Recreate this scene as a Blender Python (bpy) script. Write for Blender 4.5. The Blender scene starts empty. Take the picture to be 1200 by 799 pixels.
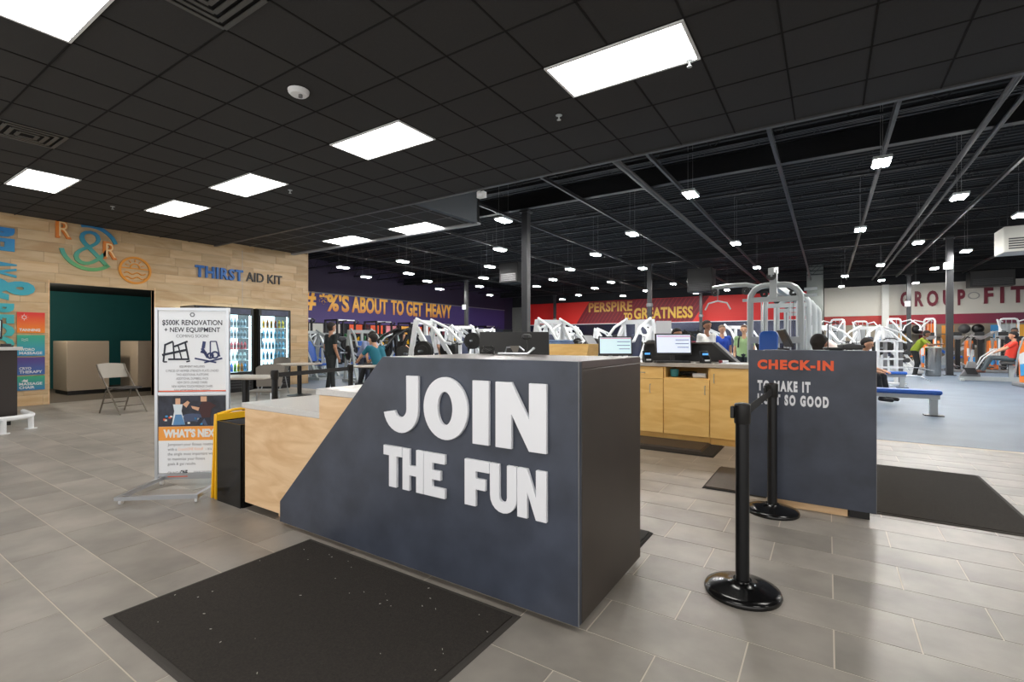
import bpy, bmesh, math, random
import numpy as np
from mathutils import Vector, Matrix
random.seed(7)
S = bpy.context.scene
COL = S.collection
PI = math.pi
R = math.radians

# ---------------------------------------------------------------- camera, world, exposure
F, CX, CY, H = 566.0, 600.0, 399.5, 1.28          # focal length (px of 1200 wide), principal point, eye height
CA, SA = .8368, .5475                             # camera yaw
cam_d = bpy.data.cameras.new('camera'); cam = bpy.data.objects.new('camera', cam_d); COL.objects.link(cam)
cam_d.sensor_width = 36; cam_d.lens = F / 1200 * 36; cam_d.clip_start = .05; cam_d.clip_end = 200
cam.location = (0, 0, H); cam.rotation_euler = (R(90), 0, math.asin(SA)); S.camera = cam
S.view_settings.view_transform = 'Standard'; S.view_settings.look = 'None'
S.view_settings.gamma = 1; S.view_settings.use_curve_mapping = False
S.view_settings.exposure = 0.85
w = bpy.data.worlds.new('world'); S.world = w; w.use_nodes = True
w.node_tree.nodes['Background'].inputs[0].default_value = (1, .97, .93, 1)
w.node_tree.nodes['Background'].inputs[1].default_value = 1.0
PANEL_E, BAY_E = 9.5, 235.0

def ray(x, y):
    t = (x - CX) / F; return CA * t - SA, SA * t + CA, (CY - y) / F
def G(x, y, z=0.0):                                # pixel -> point on the horizontal plane z
    a, b, v = ray(x, y); d = (z - H) / v; return Vector((a * d, b * d, z))
def atY(x, y, Y):
    a, b, v = ray(x, y); d = Y / b; return Vector((a * d, Y, H + v * d))
def atX(x, y, X):
    a, b, v = ray(x, y); d = X / a; return Vector((X, b * d, H + v * d))
def P(x, d, z=0.0):                                # column x of the photo at depth d, standing at height z
    a, b, v = ray(x, 0); return Vector((a * d, b * d, z))
def facing_cam(p, turn=0.0):                       # rotation that turns local -Y towards the camera
    return math.atan2(-p[0], p[1]) * 1.0 + 0 + R(turn)

# ---------------------------------------------------------------- materials
def lin(c):
    return tuple(((v / 255) / 12.92 if v / 255 <= .04045 else ((v / 255 + .055) / 1.055) ** 2.4) for v in c)
MATS = {}
def mat(name, col, rough=.5, metal=0.0, var=0.0, scale=6.0, bump=0.0, bscale=None, objvar=0.0, emit=0.0, stretch=None, spec=.5, coat=0.0):
    if name in MATS: return MATS[name]
    m = bpy.data.materials.new(name); m.use_nodes = True; nt = m.node_tree; b = nt.nodes['Principled BSDF']
    c = (*lin(col), 1)
    b.inputs['Base Color'].default_value = c; b.inputs['Roughness'].default_value = rough
    b.inputs['Metallic'].default_value = metal; b.inputs['Specular IOR Level'].default_value = spec
    if coat: b.inputs['Coat Weight'].default_value = coat
    src = None
    if var or bump:
        tc = nt.nodes.new('ShaderNodeTexCoord'); mp = nt.nodes.new('ShaderNodeMapping')
        nt.links.new(tc.outputs['Object'], mp.inputs[0])
        if stretch: mp.inputs['Scale'].default_value = stretch
        oi = nt.nodes.new('ShaderNodeObjectInfo'); ad = nt.nodes.new('ShaderNodeVectorMath'); ad.operation = 'ADD'
        sc = nt.nodes.new('ShaderNodeVectorMath'); sc.operation = 'SCALE'; sc.inputs['Scale'].default_value = 13.0 if objvar else 0.0
        cb = nt.nodes.new('ShaderNodeCombineXYZ')
        for k in range(3): nt.links.new(oi.outputs['Random'], cb.inputs[k])
        nt.links.new(cb.outputs[0], sc.inputs[0]); nt.links.new(mp.outputs[0], ad.inputs[0]); nt.links.new(sc.outputs[0], ad.inputs[1])
        src = ad.outputs[0]
    if var or objvar:
        hs = nt.nodes.new('ShaderNodeHueSaturation'); hs.inputs['Color'].default_value = c
        val = None
        if var:
            nz = nt.nodes.new('ShaderNodeTexNoise'); nz.inputs['Scale'].default_value = scale; nz.inputs['Detail'].default_value = 5
            nt.links.new(src, nz.inputs['Vector'])
            mr = nt.nodes.new('ShaderNodeMapRange'); mr.inputs[1].default_value = .3; mr.inputs[2].default_value = .7
            mr.inputs[3].default_value = 1 - var; mr.inputs[4].default_value = 1 + var
            nt.links.new(nz.outputs[0], mr.inputs[0]); val = mr.outputs[0]
        if objvar:
            oi2 = nt.nodes.new('ShaderNodeObjectInfo'); mr2 = nt.nodes.new('ShaderNodeMapRange')
            mr2.inputs[3].default_value = 1 - objvar; mr2.inputs[4].default_value = 1 + objvar
            nt.links.new(oi2.outputs['Random'], mr2.inputs[0])
            if val:
                mu = nt.nodes.new('ShaderNodeMath'); mu.operation = 'MULTIPLY'
                nt.links.new(val, mu.inputs[0]); nt.links.new(mr2.outputs[0], mu.inputs[1]); val = mu.outputs[0]
            else: val = mr2.outputs[0]
        nt.links.new(val, hs.inputs['Value']); nt.links.new(hs.outputs[0], b.inputs['Base Color'])
    if bump:
        n2 = nt.nodes.new('ShaderNodeTexNoise'); n2.inputs['Scale'].default_value = bscale or scale * 4
        nt.links.new(src, n2.inputs['Vector']); bp = nt.nodes.new('ShaderNodeBump'); bp.inputs['Strength'].default_value = bump
        bp.inputs['Distance'].default_value = .01
        nt.links.new(n2.outputs[0], bp.inputs['Height']); nt.links.new(bp.outputs[0], b.inputs['Normal'])
    if emit:
        b.inputs['Emission Color'].default_value = c; b.inputs['Emission Strength'].default_value = emit
    MATS[name] = m; return m
def gmat(name, cols, axis=2, lo=0.0, hi=1.0, rough=.5):
    """printed colour gradient along an object axis (metres lo..hi)"""
    if name in MATS: return MATS[name]
    m = bpy.data.materials.new(name); m.use_nodes = True; nt = m.node_tree; b = nt.nodes['Principled BSDF']
    tc = nt.nodes.new('ShaderNodeTexCoord'); sp = nt.nodes.new('ShaderNodeSeparateXYZ'); nt.links.new(tc.outputs['Object'], sp.inputs[0])
    mr = nt.nodes.new('ShaderNodeMapRange'); mr.inputs[1].default_value = lo; mr.inputs[2].default_value = hi
    nt.links.new(sp.outputs[axis], mr.inputs[0]); cr = nt.nodes.new('ShaderNodeValToRGB'); nt.links.new(mr.outputs[0], cr.inputs[0])
    el = cr.color_ramp.elements
    while len(el) < len(cols): el.new(.5)
    for i, c in enumerate(cols): el[i].position = i / (len(cols) - 1); el[i].color = (*lin(c), 1)
    nt.links.new(cr.outputs[0], b.inputs['Base Color']); b.inputs['Roughness'].default_value = rough
    MATS[name] = m; return m
def wood(name, c1, c2, scale=3.0, stretch=(1, 1, 8), rough=.45, objvar=0.0, knots=False):
    """wood grain: distorted noise stretched along the grain, mixed between two tones"""
    if name in MATS: return MATS[name]
    m = bpy.data.materials.new(name); m.use_nodes = True; nt = m.node_tree; b = nt.nodes['Principled BSDF']
    tc = nt.nodes.new('ShaderNodeTexCoord'); mp = nt.nodes.new('ShaderNodeMapping'); mp.inputs['Scale'].default_value = stretch
    nt.links.new(tc.outputs['Object'], mp.inputs[0])
    oi = nt.nodes.new('ShaderNodeObjectInfo'); mul = nt.nodes.new('ShaderNodeMath'); mul.operation = 'MULTIPLY'; mul.inputs[1].default_value = 37.0
    nt.links.new(oi.outputs['Random'], mul.inputs[0])
    nz = nt.nodes.new('ShaderNodeTexNoise'); nz.noise_dimensions = '4D'; nz.inputs['Scale'].default_value = scale
    nz.inputs['Detail'].default_value = 6; nz.inputs['Distortion'].default_value = 1.2
    nt.links.new(mp.outputs[0], nz.inputs['Vector']); nt.links.new(mul.outputs[0], nz.inputs['W'])
    cr = nt.nodes.new('ShaderNodeValToRGB'); nt.links.new(nz.outputs[0], cr.inputs[0])
    cr.color_ramp.elements[0].position = .33; cr.color_ramp.elements[0].color = (*lin(c2), 1)
    cr.color_ramp.elements[1].position = .6; cr.color_ramp.elements[1].color = (*lin(c1), 1)
    out = cr.outputs[0]
    if objvar:
        hs = nt.nodes.new('ShaderNodeHueSaturation'); nt.links.new(out, hs.inputs['Color'])
        mr = nt.nodes.new('ShaderNodeMapRange'); mr.inputs[3].default_value = 1 - objvar; mr.inputs[4].default_value = 1 + objvar * .6
        nt.links.new(oi.outputs['Random'], mr.inputs[0]); nt.links.new(mr.outputs[0], hs.inputs['Value']); out = hs.outputs[0]
    nt.links.new(out, b.inputs['Base Color']); b.inputs['Roughness'].default_value = rough
    MATS[name] = m; return m
def glass(name, tint=(235, 245, 245), alpha=.12):
    if name in MATS: return MATS[name]
    m = bpy.data.materials.new(name); m.use_nodes = True; nt = m.node_tree
    out = nt.nodes['Material Output']; nt.nodes.remove(nt.nodes['Principled BSDF'])
    tr = nt.nodes.new('ShaderNodeBsdfTransparent'); tr.inputs[0].default_value = (*lin(tint), 1)
    gl = nt.nodes.new('ShaderNodeBsdfGlossy'); gl.inputs['Roughness'].default_value = .03
    mx = nt.nodes.new('ShaderNodeMixShader'); fr = nt.nodes.new('ShaderNodeFresnel'); fr.inputs[0].default_value = 1.45
    nt.links.new(fr.outputs[0], mx.inputs[0]); nt.links.new(tr.outputs[0], mx.inputs[1]); nt.links.new(gl.outputs[0], mx.inputs[2])
    nt.links.new(mx.outputs[0], out.inputs[0]); MATS[name] = m; return m

K = dict(
    slate=mat('slate_laminate', (60, 66, 80), .42, var=.24, scale=5, bump=.03),
    slate_edge=mat('slate_edge', (126, 126, 128), .4),
    slate_shade=mat('slate_shade_laminate', (66, 59, 53), .4, var=.08, scale=4),  # slate laminate of the desk side with warm shade put into the colour
    white_letter=mat('white_letter', (236, 238, 244), .4),
    birch=wood('birch_ply', (234, 200, 158), (214, 174, 128), 2.2, (1, 1, 4)),
    maple=wood('honey_maple', (244, 202, 126), (230, 182, 102), 2.0, (1, 1, 5)),
    plank=wood('plank_wood', (214, 186, 146), (196, 160, 116), .9, (1, 1.2, 5), objvar=.14),
    quartz=mat('quartz_top', (206, 204, 202), .3, var=.05, scale=90),
    grey_top=mat('grey_top', (176, 168, 158), .35, var=.05, scale=60),
    black=mat('black_plastic', (20, 20, 21), .4), black_m=mat('black_metal', (22, 23, 26), .35, .3),
    blackgloss=mat('black_gloss', (14, 14, 15), .18), rubber=mat('rubber_black', (28, 27, 26), .75, bump=.2, scale=80),
    carpet=mat('mat_carpet', (48, 43, 38), .95, var=.3, scale=120, bump=.6, bscale=400), mat_edge=mat('mat_edge', (62, 58, 54), .8),
    antifatigue=mat('antifatigue', (70, 60, 52), .6, var=.1, scale=30, bump=.1),
    chrome=mat('brushed_aluminium', (186, 190, 196), .28, .9), steel=mat('stainless', (176, 174, 170), .25, 1, var=.1, scale=3, stretch=(30, 30, .3)),
    white=mat('white_paint', (226, 228, 230), .4), offwhite=mat('offwhite', (206, 204, 196), .6), paper=mat('poster_paper', (236, 240, 246), .5),
    silver=mat('silver_paint', (176, 182, 184), .38, .1), grey=mat('mid_grey', (120, 120, 122), .5), dgrey=mat('dark_grey', (62, 62, 64), .5),
    blue=mat('blue_vinyl', (28, 92, 188), .42), navy=mat('navy_vinyl', (34, 44, 74), .5), orange=mat('orange_shroud', (236, 122, 28), .4),
    sky=mat('sky_blue_shroud', (54, 148, 212), .4), yellow=mat('safety_yellow', (246, 190, 24), .45), gold=mat('gold_letter', (244, 178, 62), .5),
    red=mat('red_letter', (238, 92, 44), .45), maroon=mat('maroon_letter', (112, 22, 44), .5), green=mat('green_plate', (34, 112, 64), .5),
    orange_band=mat('print_orange', (240, 160, 66), .5), ink=mat('print_ink', (34, 40, 58), .6), ink2=mat('print_grey', (112, 116, 126), .6),
    taupe=mat('taupe_plastic', (116, 110, 102), .5), jean=mat('denim', (84, 108, 152), .9, var=.2, scale=20), teal_ob=mat('teal_plastic', (58, 140, 150), .4),
    ceil=mat('ceiling_tile', (43, 42, 42), .85, var=.08, scale=60, bump=.15, bscale=200, objvar=.07), tbar=mat('ceiling_grid', (38, 37, 37), .95, spec=.1),
    plenum=mat('plenum_black', (16, 16, 17), .9), deck=mat('roof_deck', (15, 18, 23), .7), joist=mat('joist_black', (20, 22, 26), .5, .2),
    col=mat('column_paint', (46, 47, 50), .4), concrete=mat('grey_block', (120, 120, 116), .8, var=.06),
    glass=glass('clear_glass'),
)
K['panel'] = mat('light_diffuser', (255, 252, 246), .5, emit=PANEL_E)
K['bay'] = mat('high_bay_lens', (255, 253, 248), .5, emit=BAY_E)
K['fridge_back_glow'] = mat('fridge_glow', (226, 244, 255), .5, emit=2.2)  # cooler back glows by itself, standing in for light from the strips

# ---------------------------------------------------------------- geometry helpers
def frame(d, up=Vector((0, 0, 1))):
    d = Vector(d).normalized()
    if abs(d.dot(up)) > .99: up = Vector((0, 1, 0)) if abs(d.y) < .9 else Vector((1, 0, 0))
    u = up.cross(d).normalized(); v = d.cross(u); return d, u, v
class MB:
    def __init__(s): s.v = []; s.f = []
    def add(s, vs, fs):
        o = len(s.v); s.v += [tuple(p) for p in vs]; s.f += [tuple(i + o for i in f) for f in fs]; return s
    def bx(s, x0, x1, y0, y1, z0, z1):
        return s.add([(x0, y0, z0), (x1, y0, z0), (x1, y1, z0), (x0, y1, z0), (x0, y0, z1), (x1, y0, z1), (x1, y1, z1), (x0, y1, z1)],
                     [(3, 2, 1, 0), (4, 5, 6, 7), (0, 1, 5, 4), (1, 2, 6, 5), (2, 3, 7, 6), (3, 0, 4, 7)])
    def beam(s, p, q, w, h=None, up=(0, 0, 1)):
        h = h or w; p = Vector(p); q = Vector(q); d, u, v = frame(q - p, Vector(up)); u = u * w / 2; v = v * h / 2
        return s.add([p - u - v, p + u - v, p + u + v, p - u + v, q - u - v, q + u - v, q + u + v, q - u + v],
                     [(3, 2, 1, 0), (4, 5, 6, 7), (0, 1, 5, 4), (1, 2, 6, 5), (2, 3, 7, 6), (3, 0, 4, 7)])
    def tube(s, pts, r, n=8, closed=False):
        pts = [Vector(p) for p in pts]; m = len(pts); vs = []; fs = []; u = None
        for i in range(m):
            a = pts[i - 1] if (i > 0 or closed) else pts[i]; b = pts[(i + 1) % m] if (i < m - 1 or closed) else pts[i]
            d = (b - a).normalized()
            if u is None: _, u, _ = frame(d)
            u = (u - d * u.dot(d)).normalized(); v = d.cross(u); rr = r[i] if isinstance(r, (list, tuple)) else r
            vs += [pts[i] + (u * math.cos(2 * PI * k / n) + v * math.sin(2 * PI * k / n)) * rr for k in range(n)]
        for i in range(m if closed else m - 1):
            j = (i + 1) % m
            fs += [(i * n + k, i * n + (k + 1) % n, j * n + (k + 1) % n, j * n + k) for k in range(n)]
        if not closed: fs += [tuple(range(n - 1, -1, -1)), tuple((m - 1) * n + k for k in range(n))]
        return s.add(vs, fs)
    def cyl(s, p, q, r, n=16, r2=None): return s.tube([p, q], [r, r if r2 is None else r2], n)
    def lathe(s, prof, c=(0, 0, 0), n=24, sx=1, sy=1):
        vs = []; fs = []; m = len(prof)
        for r, z in prof: vs += [(c[0] + r * sx * math.cos(2 * PI * k / n), c[1] + r * sy * math.sin(2 * PI * k / n), c[2] + z) for k in range(n)]
        for i in range(m - 1): fs += [(i * n + k, i * n + (k + 1) % n, (i + 1) * n + (k + 1) % n, (i + 1) * n + k) for k in range(n)]
        fs += [tuple(range(n - 1, -1, -1)), tuple((m - 1) * n + k for k in range(n))]
        return s.add(vs, fs)
    def prism(s, poly, y0, y1, ax='y'):
        """polygon (u,v) -> solid; ax y: (u,Y,v), ax x: (X,u,v), ax z: (u,v,Z)"""
        g = {'y': lambda u, v, w: (u, w, v), 'x': lambda u, v, w: (w, u, v), 'z': lambda u, v, w: (u, v, w)}[ax]
        a = sum(poly[i][0] * poly[(i + 1) % len(poly)][1] - poly[(i + 1) % len(poly)][0] * poly[i][1] for i in range(len(poly)))
        if (a < 0) != (ax == 'z_'): poly = poly if False else (poly[::-1] if a < 0 else poly)
        n = len(poly); vs = [g(u, v, y0) for u, v in poly] + [g(u, v, y1) for u, v in poly]
        fs = [tuple(range(n)), tuple(range(2 * n - 1, n - 1, -1))] + [(i + n, (i + 1) % n + n, (i + 1) % n, i) for i in range(n)]
        if ax != 'y': fs = [f[::-1] for f in fs]
        return s.add(vs, fs)
    def ring(s, cx, cz, ro, ri, y0, y1, a0=0, a1=360, n=32, ex=1.0, ez=1.0, iex=None, iez=None):
        """annular sector in the XZ plane"""
        full = abs(a1 - a0) >= 360; m = n if full else n + 1; vs = []; fs = []
        iex = ex if iex is None else iex; iez = ez if iez is None else iez
        for k in range(m):
            t = R(a0 + (a1 - a0) * k / n); c, q = math.cos(t), math.sin(t)
            vs += [(cx + ro * ex * c, y0, cz + ro * ez * q), (cx + ri * iex * c, y0, cz + ri * iez * q), (cx + ri * iex * c, y1, cz + ri * iez * q), (cx + ro * ex * c, y1, cz + ro * ez * q)]
        for k in range(n):
            i = k * 4; j = ((k + 1) % m) * 4
            fs += [(i + a, i + (a + 1) % 4, j + (a + 1) % 4, j + a) for a in range(4)]
        if not full: fs += [(0, 3, 2, 1), tuple((m - 1) * 4 + a for a in range(4))]
        return s.add(vs, fs)
    def pad(s, x0, x1, y0, y1, z0, z1, r=.03, n=4):
        """upholstered pad: rounded in plan, softened on top and bottom"""
        r = min(r, (x1 - x0) / 2.01, (y1 - y0) / 2.01); vs = []; fs = []; lay = []
        h = min(.02, (z1 - z0) / 3)
        for ins, z in ((h, z0), (0, z0 + h), (0, z1 - h), (h * .5, z1 - h * .25), (h * 1.5, z1)):
            l = []
            for cx_, cy_, a in ((x1 - r, y1 - r, 0), (x0 + r, y1 - r, 90), (x0 + r, y0 + r, 180), (x1 - r, y0 + r, 270)):
                for k in range(n + 1):
                    t = R(a + 90 * k / n); l.append((cx_ + max(r - ins, .001) * math.cos(t), cy_ + max(r - ins, .001) * math.sin(t), z))
            lay.append(len(vs)); vs += l; m = len(l)
        for i in range(4): fs += [(i * m + k, i * m + (k + 1) % m, (i + 1) * m + (k + 1) % m, (i + 1) * m + k) for k in range(m)]
        fs += [tuple(range(m - 1, -1, -1)), tuple(4 * m + k for k in range(m))]
        return s.add(vs, fs)
    def xf(s, loc=(0, 0, 0), rx=0, ry=0, rz=0, start=0):
        M_ = Matrix.Translation(loc) @ Matrix.Rotation(R(rz), 4, 'Z') @ Matrix.Rotation(R(ry), 4, 'Y') @ Matrix.Rotation(R(rx), 4, 'X')
        s.v = s.v[:start] + [tuple(M_ @ Vector(p)) for p in s.v[start:]]; return s
    def mesh(s, name, m, smooth=None):
        me = bpy.data.meshes.new(name); me.from_pydata(s.v, [], s.f)
        if m: me.materials.append(m)
        bm = bmesh.new(); bm.from_mesh(me); bmesh.ops.recalc_face_normals(bm, faces=bm.faces); bm.to_mesh(me); bm.free()
        if smooth: me.shade_smooth(); me.set_sharp_from_angle(angle=R(smooth))
        return me
    def build(s, name, m, parent=None, smooth=35, bevel=0):
        o = bpy.data.objects.new(name, s.mesh(name, K[m] if isinstance(m, str) else m, smooth)); COL.objects.link(o)
        if parent: o.parent = parent
        if bevel:
            md = o.modifiers.new('bevel', 'BEVEL'); md.width = bevel; md.segments = 2; md.limit_method = 'ANGLE'; md.angle_limit = R(40)
        return o
def tag(o, label=None, cat=None, group=None, kind=None):
    if label: o['label'] = label
    if cat: o['category'] = cat
    if group: o['group'] = group
    if kind: o['kind'] = kind
    return o
def thing(name, label, cat, loc=(0, 0, 0), rz=0.0, group=None):
    o = bpy.data.objects.new(name, None); COL.objects.link(o); o.empty_display_size = .1
    o.location = loc; o.rotation_euler = (0, 0, rz); return tag(o, label, cat, group)
def struct(o): o['kind'] = 'structure'; return o
CH = {}
def copy_tree(o, parent=None):
    c = o.copy(); COL.objects.link(c); c.parent = parent
    for k in [k for k in o.children]: copy_tree(k, c)
    return c
def dup(o, loc, rz, label=None, group=None, scale=None):
    c = copy_tree(o); c.location = loc; c.rotation_euler = (0, 0, rz)
    if label: c['label'] = label
    if group: c['group'] = group
    if scale: c.scale = (scale,) * 3
    return c
ORD = ['first', 'second', 'third', 'fourth', 'fifth', 'sixth', 'seventh', 'eighth', 'ninth', 'tenth', 'eleventh', 'twelfth', 'thirteenth', 'fourteenth', 'fifteenth', 'sixteenth']
def part(me, name, parent, loc=(0, 0, 0), rz=0.0):
    o = bpy.data.objects.new(name, me); COL.objects.link(o); o.parent = parent; o.location = loc; o.rotation_euler = (0, 0, rz); return o

# lettering: text laid in the local XZ plane facing -Y, fitted to a box
def text_verts(s, width, height, depth, bold=0.0, spacing=1.0, align=None):
    cu = bpy.data.curves.new('t', 'FONT'); cu.body = s; cu.size = 1; cu.offset = bold; cu.space_character = spacing
    cu.extrude = .5 if depth else 0; cu.resolution_u = 3
    if align: cu.align_x = align
    ob = bpy.data.objects.new('t', cu); COL.objects.link(ob)
    me = bpy.data.meshes.new_from_object(ob); bpy.data.objects.remove(ob); bpy.data.curves.remove(cu)
    n = len(me.vertices); co = np.zeros(n * 3); me.vertices.foreach_get('co', co); co = co.reshape(-1, 3)
    lo, hi = co.min(0), co.max(0); fs = [tuple(p.vertices) for p in me.polygons]; bpy.data.meshes.remove(me)
    k = height / (hi[1] - lo[1]); kx = width / (hi[0] - lo[0]) if width else k
    out = np.stack([(co[:, 0] - lo[0]) * kx, -(co[:, 2] - lo[2]) * depth if depth else co[:, 2] * 0, (co[:, 1] - lo[1]) * k], 1)
    return out, fs
def islands(v, fs):
    par = list(range(len(v)))
    key = {}
    for i, p in enumerate(v):
        q = tuple(round(float(a), 5) for a in p)
        if q in key: par[i] = key[q]
        else: key[q] = i
    def find(a):
        while par[a] != a: par[a] = par[par[a]]; a = par[a]
        return a
    for f in fs:
        for b in f[1:]:
            ra, rb = find(f[0]), find(b)
            if ra != rb: par[ra] = rb
    g = {}
    for f in fs: g.setdefault(find(f[0]), []).append(f)
    return list(g.values())
def text(s, m, parent, x, z, width, height, depth=0.0, y=0.0, bold=0.0, name=None, split=False, spacing=1.0, bottom=None, smooth=30):
    v, fs = text_verts(s, width, height, depth, bold, spacing)
    v = v + np.array([x, y, z]); res = []
    for grp in (islands(v, fs) if split else [fs]):
        ids = sorted({i for f in grp for i in f}); mp = {a: b for b, a in enumerate(ids)}
        b = MB(); b.add([v[i] for i in ids], [tuple(mp[i] for i in f) for f in grp])
        me = bpy.data.meshes.new('letter'); me.from_pydata(b.v, [], b.f); me.materials.append(K[m] if isinstance(m, str) else m)
        o = bpy.data.objects.new(name or ('letter' if split else 'text_line'), me); COL.objects.link(o); o.parent = parent; res.append(o)
    return res
# ================================================================ THE SETTING
CE = 3.72                                   # lobby ceiling
POCK = 3.86                                 # ceiling of the bay beyond it
EDGE = 6.215                                # lobby ceiling ends here
WX = -13.2                                  # wood wall
DECK = 6.0
def px_of(p):
    d = -SA * p[0] + CA * p[1]; r = CA * p[0] + SA * p[1]
    return (CX + F * r / d, CY - F * (p[2] - H) / d, d) if d > .05 else None
def view_area(c, sx, sy):
    q = px_of(c)
    if not q: return 0
    inside = -60 < q[0] < 1260 and -60 < q[1] < 860
    return (sx * sy * abs(c[2] - H) / q[2] ** 3) * (1 if inside else .001)

# ---- tiled floor: 300 tiles as pieces, the rest as one piece
fl = MB().bx(-16, 9, -3, 7.87, -.06, -.0016).build('floor', mat('grout', (206, 197, 184), .85)); struct(fl)
def tile_mat():
    m = mat('floor_tile', (150, 144, 136), .38, var=.22, scale=3.2, objvar=.10, bump=.02, bscale=30); return m
TW, TH, GAP = .61, .305, .006
cells = []
for r in range(-20, 18):
    y0 = 2.88 + r * TH
    if y0 + TH > 7.88: continue
    off = .021 if r % 2 == 0 else .326
    for k in range(-27, 15):
        x0 = off + k * TW; cells.append((x0, y0))
cells.sort(key=lambda c: -view_area((c[0] + TW / 2, c[1] + TH / 2, 0), TW, TH))
tm = MB().bx(-TW / 2 + GAP / 2, TW / 2 - GAP / 2, -TH / 2 + GAP / 2, TH / 2 - GAP / 2, -.008, 0).mesh('tile', tile_mat())
for x0, y0 in cells[:300]: part(tm, 'tile', fl, (x0 + TW / 2, y0 + TH / 2, 0))
b = MB()
for x0, y0 in cells[300:]:
    x1 = min(x0 + TW, 9)
    b.bx(max(x0, -15.9) + GAP / 2, x1 - GAP / 2, y0 + GAP / 2, y0 + TH - GAP / 2, -.008, 0)
tag(b.build('distant_tiles', mat('floor_tile_far', (150, 144, 136), .38, var=.22, scale=2), fl, smooth=None), kind='stuff')
struct(MB().bx(-26, 15, 7.87, 42, -.06, 0).build('floor_rubber', mat('gym_rubber', (98, 113, 131), .5, var=.14, scale=1.3, bump=.05, bscale=120)))
struct(MB().bx(-26, WX - .16, -3, 7.87, -.05, .002).build('floor_carpet', mat('lounge_carpet', (92, 84, 74), .95, var=.2, scale=60)))

# ---- lobby ceiling with lay-in tiles
ce = MB().bx(WX - .1, 9, -3, EDGE, CE + .03, CE + .06).build('ceiling', 'plenum'); struct(ce)
GX, GY, CT = -.915, 3.775, .61
lights = []                                  # snapped 2x4 panels: (x0,y0)
for corners in (((638.9, 80.6), (819.8, 69)), ((384, 167.3), (505.7, 161)), ((240.9, 216.8), (332, 213.4)), ((165.8, 244.6), (240.9, 240.9)), ((0, 213.4), (86.4, 209.2))):
    a, c = [G(x, y, CE) for x, y in corners]; m = (a + c) / 2
    i = round((m.x - CT - GX) / CT); j = round((m.y - CT / 2 - GY) / CT); lights.append((i, j))
lights.append((-7, -5))
lights += [(3, 0), (-1, -6), (5, -6), (9, -3)]           # the same grid goes on beside and behind the viewer
vents = [(round((G(248, 0, CE).x - CT / 2 - GX) / CT), round((G(248, 0, CE).y - CT / 2 - GY) / CT)), (round((G(22, 156, CE).x - CT / 2 - GX) / CT), round((G(22, 156, CE).y - CT / 2 - GY) / CT))]
taken = {(i, j) for i, j in lights} | {(i + 1, j) for i, j in lights} | set(vents)
cc = [(i, j) for i in range(-20, 16) for j in range(-10, 4) if (i, j) not in taken and GX + i * CT > WX - .35]
cc.sort(key=lambda c: -view_area((GX + (c[0] + .5) * CT, GY + (c[1] + .5) * CT, CE), CT, CT))
tm = MB().bx(-CT / 2 + .007, CT / 2 - .007, -CT / 2 + .007, CT / 2 - .007, 0, .015).mesh('ceiling_tile', K['ceil'])
for i, j in cc[:300]: part(tm, 'ceiling_tile', ce, (GX + (i + .5) * CT, GY + (j + .5) * CT, CE + .008))
b = MB()
for i, j in cc[300:]: b.bx(GX + i * CT + .01, GX + (i + 1) * CT - .01, GY + j * CT + .01, GY + (j + 1) * CT - .01, CE + .008, CE + .023)
tag(b.build('distant_ceiling_tiles', 'ceil', ce, smooth=None), kind='stuff')
b = MB()
for i in range(-20, 17):
    x = GX + i * CT
    if x > WX: b.bx(x - .0075, x + .0075, -2.9, EDGE, CE + .003, CE + .014)
for j in range(-10, 5):
    y = GY + j * CT; b.bx(WX, 9, y - .0075, y + .0075, CE + .003, CE + .0139)
b.build('ceiling_grid', 'tbar', ce, smooth=None)
b = MB().bx(WX, 9, EDGE - .03, EDGE + .03, CE - .012, CE + .1); b.build('edge_angle', mat('edge_angle', (64, 64, 66), .4), ce, smooth=None)
MB().bx(-6.4, 9, EDGE, EDGE + .06, CE + .1, DECK).build('fascia', 'plenum', ce)
# ---- the bay of ceiling beyond it, over the drinks coolers
PX1, PY1 = -6.45, 8.35
pc = MB().bx(WX - .1, PX1, EDGE + .03, PY1, POCK + .03, POCK + .06).build('ceiling_bay', 'plenum'); struct(pc)
plights = []
for corners in (((453.5, 268.2), (521, 266)), ((374.5, 282.5), (430.5, 280.5))):
    a, c = [G(x, y, POCK) for x, y in corners]; plights.append((a + c) / 2)
pgx, pgy = plights[0].x - CT, plights[0].y - CT / 2
ptaken = set()
for m in plights:
    i = round((m.x - CT - pgx) / CT); j = round((m.y - CT / 2 - pgy) / CT); ptaken |= {(i, j), (i + 1, j)}
for i in range(-9, 12):
    for j in range(-4, 5):
        x0, x1, y0, y1 = pgx + i * CT, pgx + (i + 1) * CT, pgy + j * CT, pgy + (j + 1) * CT
        x0, x1, y0, y1 = max(x0, WX), min(x1, PX1 - .02), max(y0, EDGE + .04), min(y1, PY1 - .04)
        if x1 - x0 < .08 or y1 - y0 < .08 or (i, j) in ptaken: continue
        MB().bx(x0 + .012, x1 - .012, y0 + .012, y1 - .012, POCK + .006, POCK + .02).build('ceiling_tile', 'ceil', pc, smooth=None)
b = MB()
for i in range(-9, 12):
    x = pgx + i * CT
    if WX < x < PX1: b.bx(x - .013, x + .013, EDGE + .03, PY1, POCK - .004, POCK + .012)
for j in range(-4, 5):
    y = pgy + j * CT
    if EDGE < y < PY1: b.bx(WX, PX1, y - .013, y + .013, POCK - .004, POCK + .0119)
b.build('ceiling_grid', mat('bay_grid', (84, 86, 90), .5), pc, smooth=None)
MB().bx(PX1 - .02, PX1 + .1, EDGE + .06, PY1, POCK - .03, DECK).build('fascia', mat('fascia_grey', (62, 70, 78), .6), pc)
MB().bx(WX - .1, PX1 + .1, PY1 - .03, PY1 + .06, POCK - .03, DECK).build('fascia', 'plenum', pc)
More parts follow.
